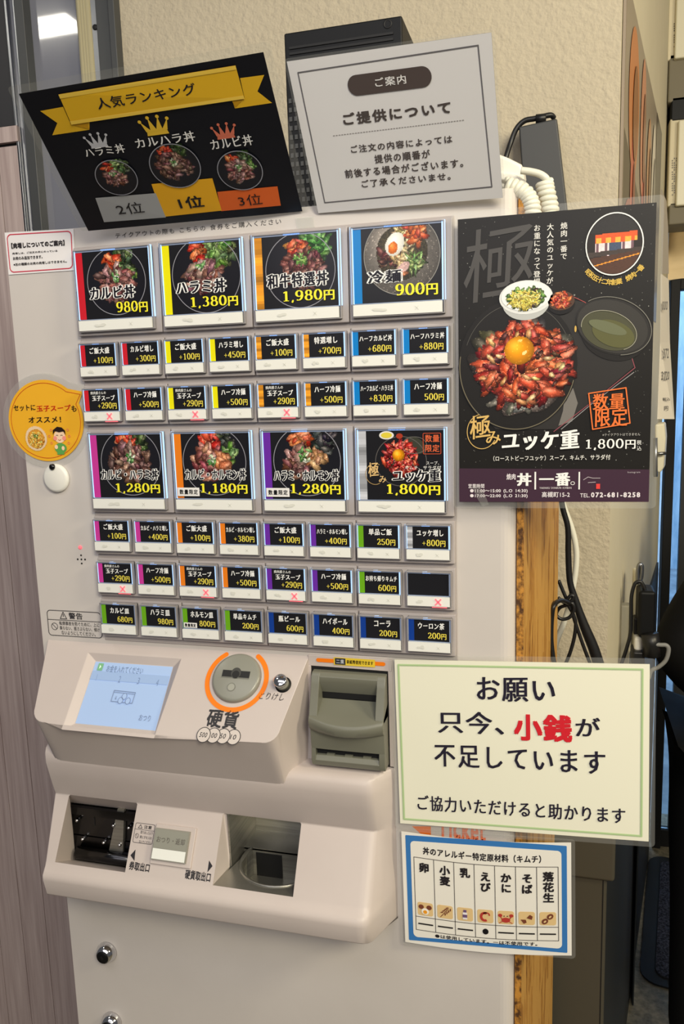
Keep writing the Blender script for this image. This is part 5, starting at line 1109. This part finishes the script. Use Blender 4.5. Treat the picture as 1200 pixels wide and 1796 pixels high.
# outside: a parked car glimpsed through the glass is out of focus; only paving and a pale house front show
# door operator unit above the entrance
YO = 30.0
root = empty('door_operator', at(1190,200,YO)); tag(root, 'tall beige door operator casing with black band and grey louvres at the right edge', 'door operator')
def ob(name, x0, y0, y1, mt, dy=3.0, x1=1260, Y=YO, b=.08): m = M(); wbox(m, x0, y0, x1, y1, Y, dy); return m.build(name, mt, root, bevel=b)
ob('upper_casing', 1171.5, -60, 95, MT['plaster2']); ob('upper_casing_lip', 1189, -60, 93, MT['cream'], 2, 1260, YO-.3); ob('louvre', 1174, 95, 170, MT['vent'], 2.5); ob('band', 1178, 170, 206, MT['black'], 2.5); ob('lower_casing', 1176, 208, 355, MT['plaster2']); ob('lower_casing_lip', 1191, 210, 355, MT['cream'], 2, 1260, YO-.3); ob('louvre', 1174, 355, 388, MT['vent'], 2.6)
I = Ink(Surf(at(1185, 86, YO-.02), (1,0,0), (0,0,1), (0,-1,0)))
for k, (y0, y1) in enumerate(((36,84),(276,346))):
    for r_ in range(2 if k == 0 else 3):
        xx = 1182+r_*3.4-(3 if k else 0)
        for j in range(int((y1-y0)/4)):
            if (j*7+r_*3) % 5 == 0: continue
            q0_, q1_ = at(xx, y0+j*4+3, YO-.03), at(xx+1.8, y0+j*4+.5, YO-.03); I.add([(q0_[0],YO-.03,q0_[2]),(q1_[0],YO-.03,q0_[2]),(q1_[0],YO-.03,q1_[2]),(q0_[0],YO-.03,q1_[2])], [(0,1,2,3)], (96,90,78))
I.build('casing_label', MT['print'], root, fix=False)

# ------------------------------------------------------------------ person in a black coat by the door
def skin_obj(name, joints, bones, root_i, mt, parent, sub=2):
    me = bpy.data.meshes.new(name); me.from_pydata([tuple(W(*p_)) for p_, r in joints], bones, []); o = bpy.data.objects.new(name, me); COL.objects.link(o)
    md = o.modifiers.new('skin', 'SKIN'); md.use_smooth_shade = True
    for i, (p_, r) in enumerate(joints): v = me.skin_vertices[0].data[i]; v.radius = (r*U, r*U) if not hasattr(r, '__len__') else (r[0]*U, r[1]*U); v.use_root = (i == root_i)
    s_ = o.modifiers.new('sub', 'SUBSURF'); s_.levels = sub; s_.render_levels = sub; me.materials.append(mt)
    c = Vector((0,0,0)); WLOC[o.name] = c
    if parent: o.parent = parent; o.location = c-WLOC[parent.name]
    return o
PYp = 17.0; el = at(1150, 1135, PYp); PX = el[0]+3.75; EZ = el[2]-FLOOR
root = empty('person', (PX, PYp, FLOOR)); tag(root, 'person in a black coat standing at the right edge with one arm bent', 'person')
def pt(x_, y_, z_): return (PX+x_, PYp+y_, FLOOR+z_)
J = [(pt(0,0,16.6),(3.9,2.5)),(pt(.6,0,20.0),(3.9,2.4)),(pt(2.4,.1,24),(3.2,2.2)),(pt(3.3,.2,26.6),(2.8,1.7)),(pt(3.6,.1,28.2),1.1),
     (pt(.7,.2,26),1.35),(pt(-2.7,.4,EZ-.3),1.75),(pt(-1.2,-2.6,EZ-.9),.95),(pt(6.2,.2,26),1.35),(pt(6.9,.5,21.3),1.15),(pt(6.5,-2.2,18.0),.85)]
skin_obj('coat', J, [(0,1),(1,2),(2,3),(3,4),(3,5),(5,6),(6,7),(3,8),(8,9),(9,10)], 0, MT['coat'], root)
J = [(pt(0,0,17.2),(3.0,2.0)),(pt(-1.6,0,15.8),1.75),(pt(-1.75,-.1,8.8),1.2),(pt(-1.8,.2,1.8),.95),(pt(1.6,0,15.8),1.75),(pt(1.75,-.1,8.8),1.2),(pt(1.8,.2,1.8),.95)]
skin_obj('trousers', J, [(0,1),(1,2),(2,3),(0,4),(4,5),(5,6)], 0, MT['coat'], root)
for sg in (-1, 1): skin_obj('shoe', [(pt(1.8*sg,.7,.75),.72),(pt(1.8*sg,-.6,.72),.75),(pt(1.85*sg,-2.6,.55),.55)], [(0,1),(1,2)], 0, MT['rubber'], root, 1)
J = [(pt(3.6,.1,28.0),1.0),(pt(3.7,0,29.4),.95),(pt(3.7,-.1,30.6),(1.35,1.5)),(pt(3.7,-.1,32.2),(1.45,1.7)),(pt(3.7,0,33.4),(1.1,1.3)),(pt(3.7,-1.55,31.5),.22),(pt(3.7,-1.95,31.3),.2)]
skin_obj('head', J, [(0,1),(1,2),(2,3),(3,4),(2,5),(5,6)], 0, MT['skin'], root)
m = M(); m.lathe(pt(3.7,.25,31.2), (0,0,1), [(1.5,0),(1.72,.9),(1.68,1.9),(1.35,2.6),(.7,3.0),(.1,3.1)], n=24); m.build('hair', MT['hair'], root, sub=1)
for hx_, hy_, hz_, dx_, dy_, dz_ in ((-.9,-2.9,EZ-1.0,.85,-.5,-.1),(6.45,-2.6,17.5,-.1,-.5,-.85)):
    d_ = np.array([dx_,dy_,dz_]); d_ /= np.linalg.norm(d_); sd = np.cross(d_, (0,0,1)); sd /= np.linalg.norm(sd); b_ = np.array(pt(hx_,hy_,hz_))
    J = [(b_, .48), (b_+d_*.9, (.75,.4)), (b_+d_*1.5, (.75,.36))]; Bn = [(0,1),(1,2)]
    for k, (o_, l_) in enumerate(((-.55,1.25),(-.18,1.5),(.2,1.42),(.55,1.1))):
        i0 = len(J); J += [(b_+d_*1.75+sd*o_, .19), (b_+d_*(1.75+l_*.5)+sd*o_+np.array([0,0,-.1]), .18), (b_+d_*(1.75+l_*.95)+sd*o_+np.array([0,0,-.38]), .15)]; Bn += [(2,i0),(i0,i0+1),(i0+1,i0+2)]
    i0 = len(J); J += [(b_+d_*.9+sd*-.8, .22), (b_+d_*1.5+sd*-1.15, .19)]; Bn += [(1,i0),(i0,i0+1)]
    skin_obj('hand', J, Bn, 0, MT['skin'], root, 1)
bpy.data.objects.remove(_to)
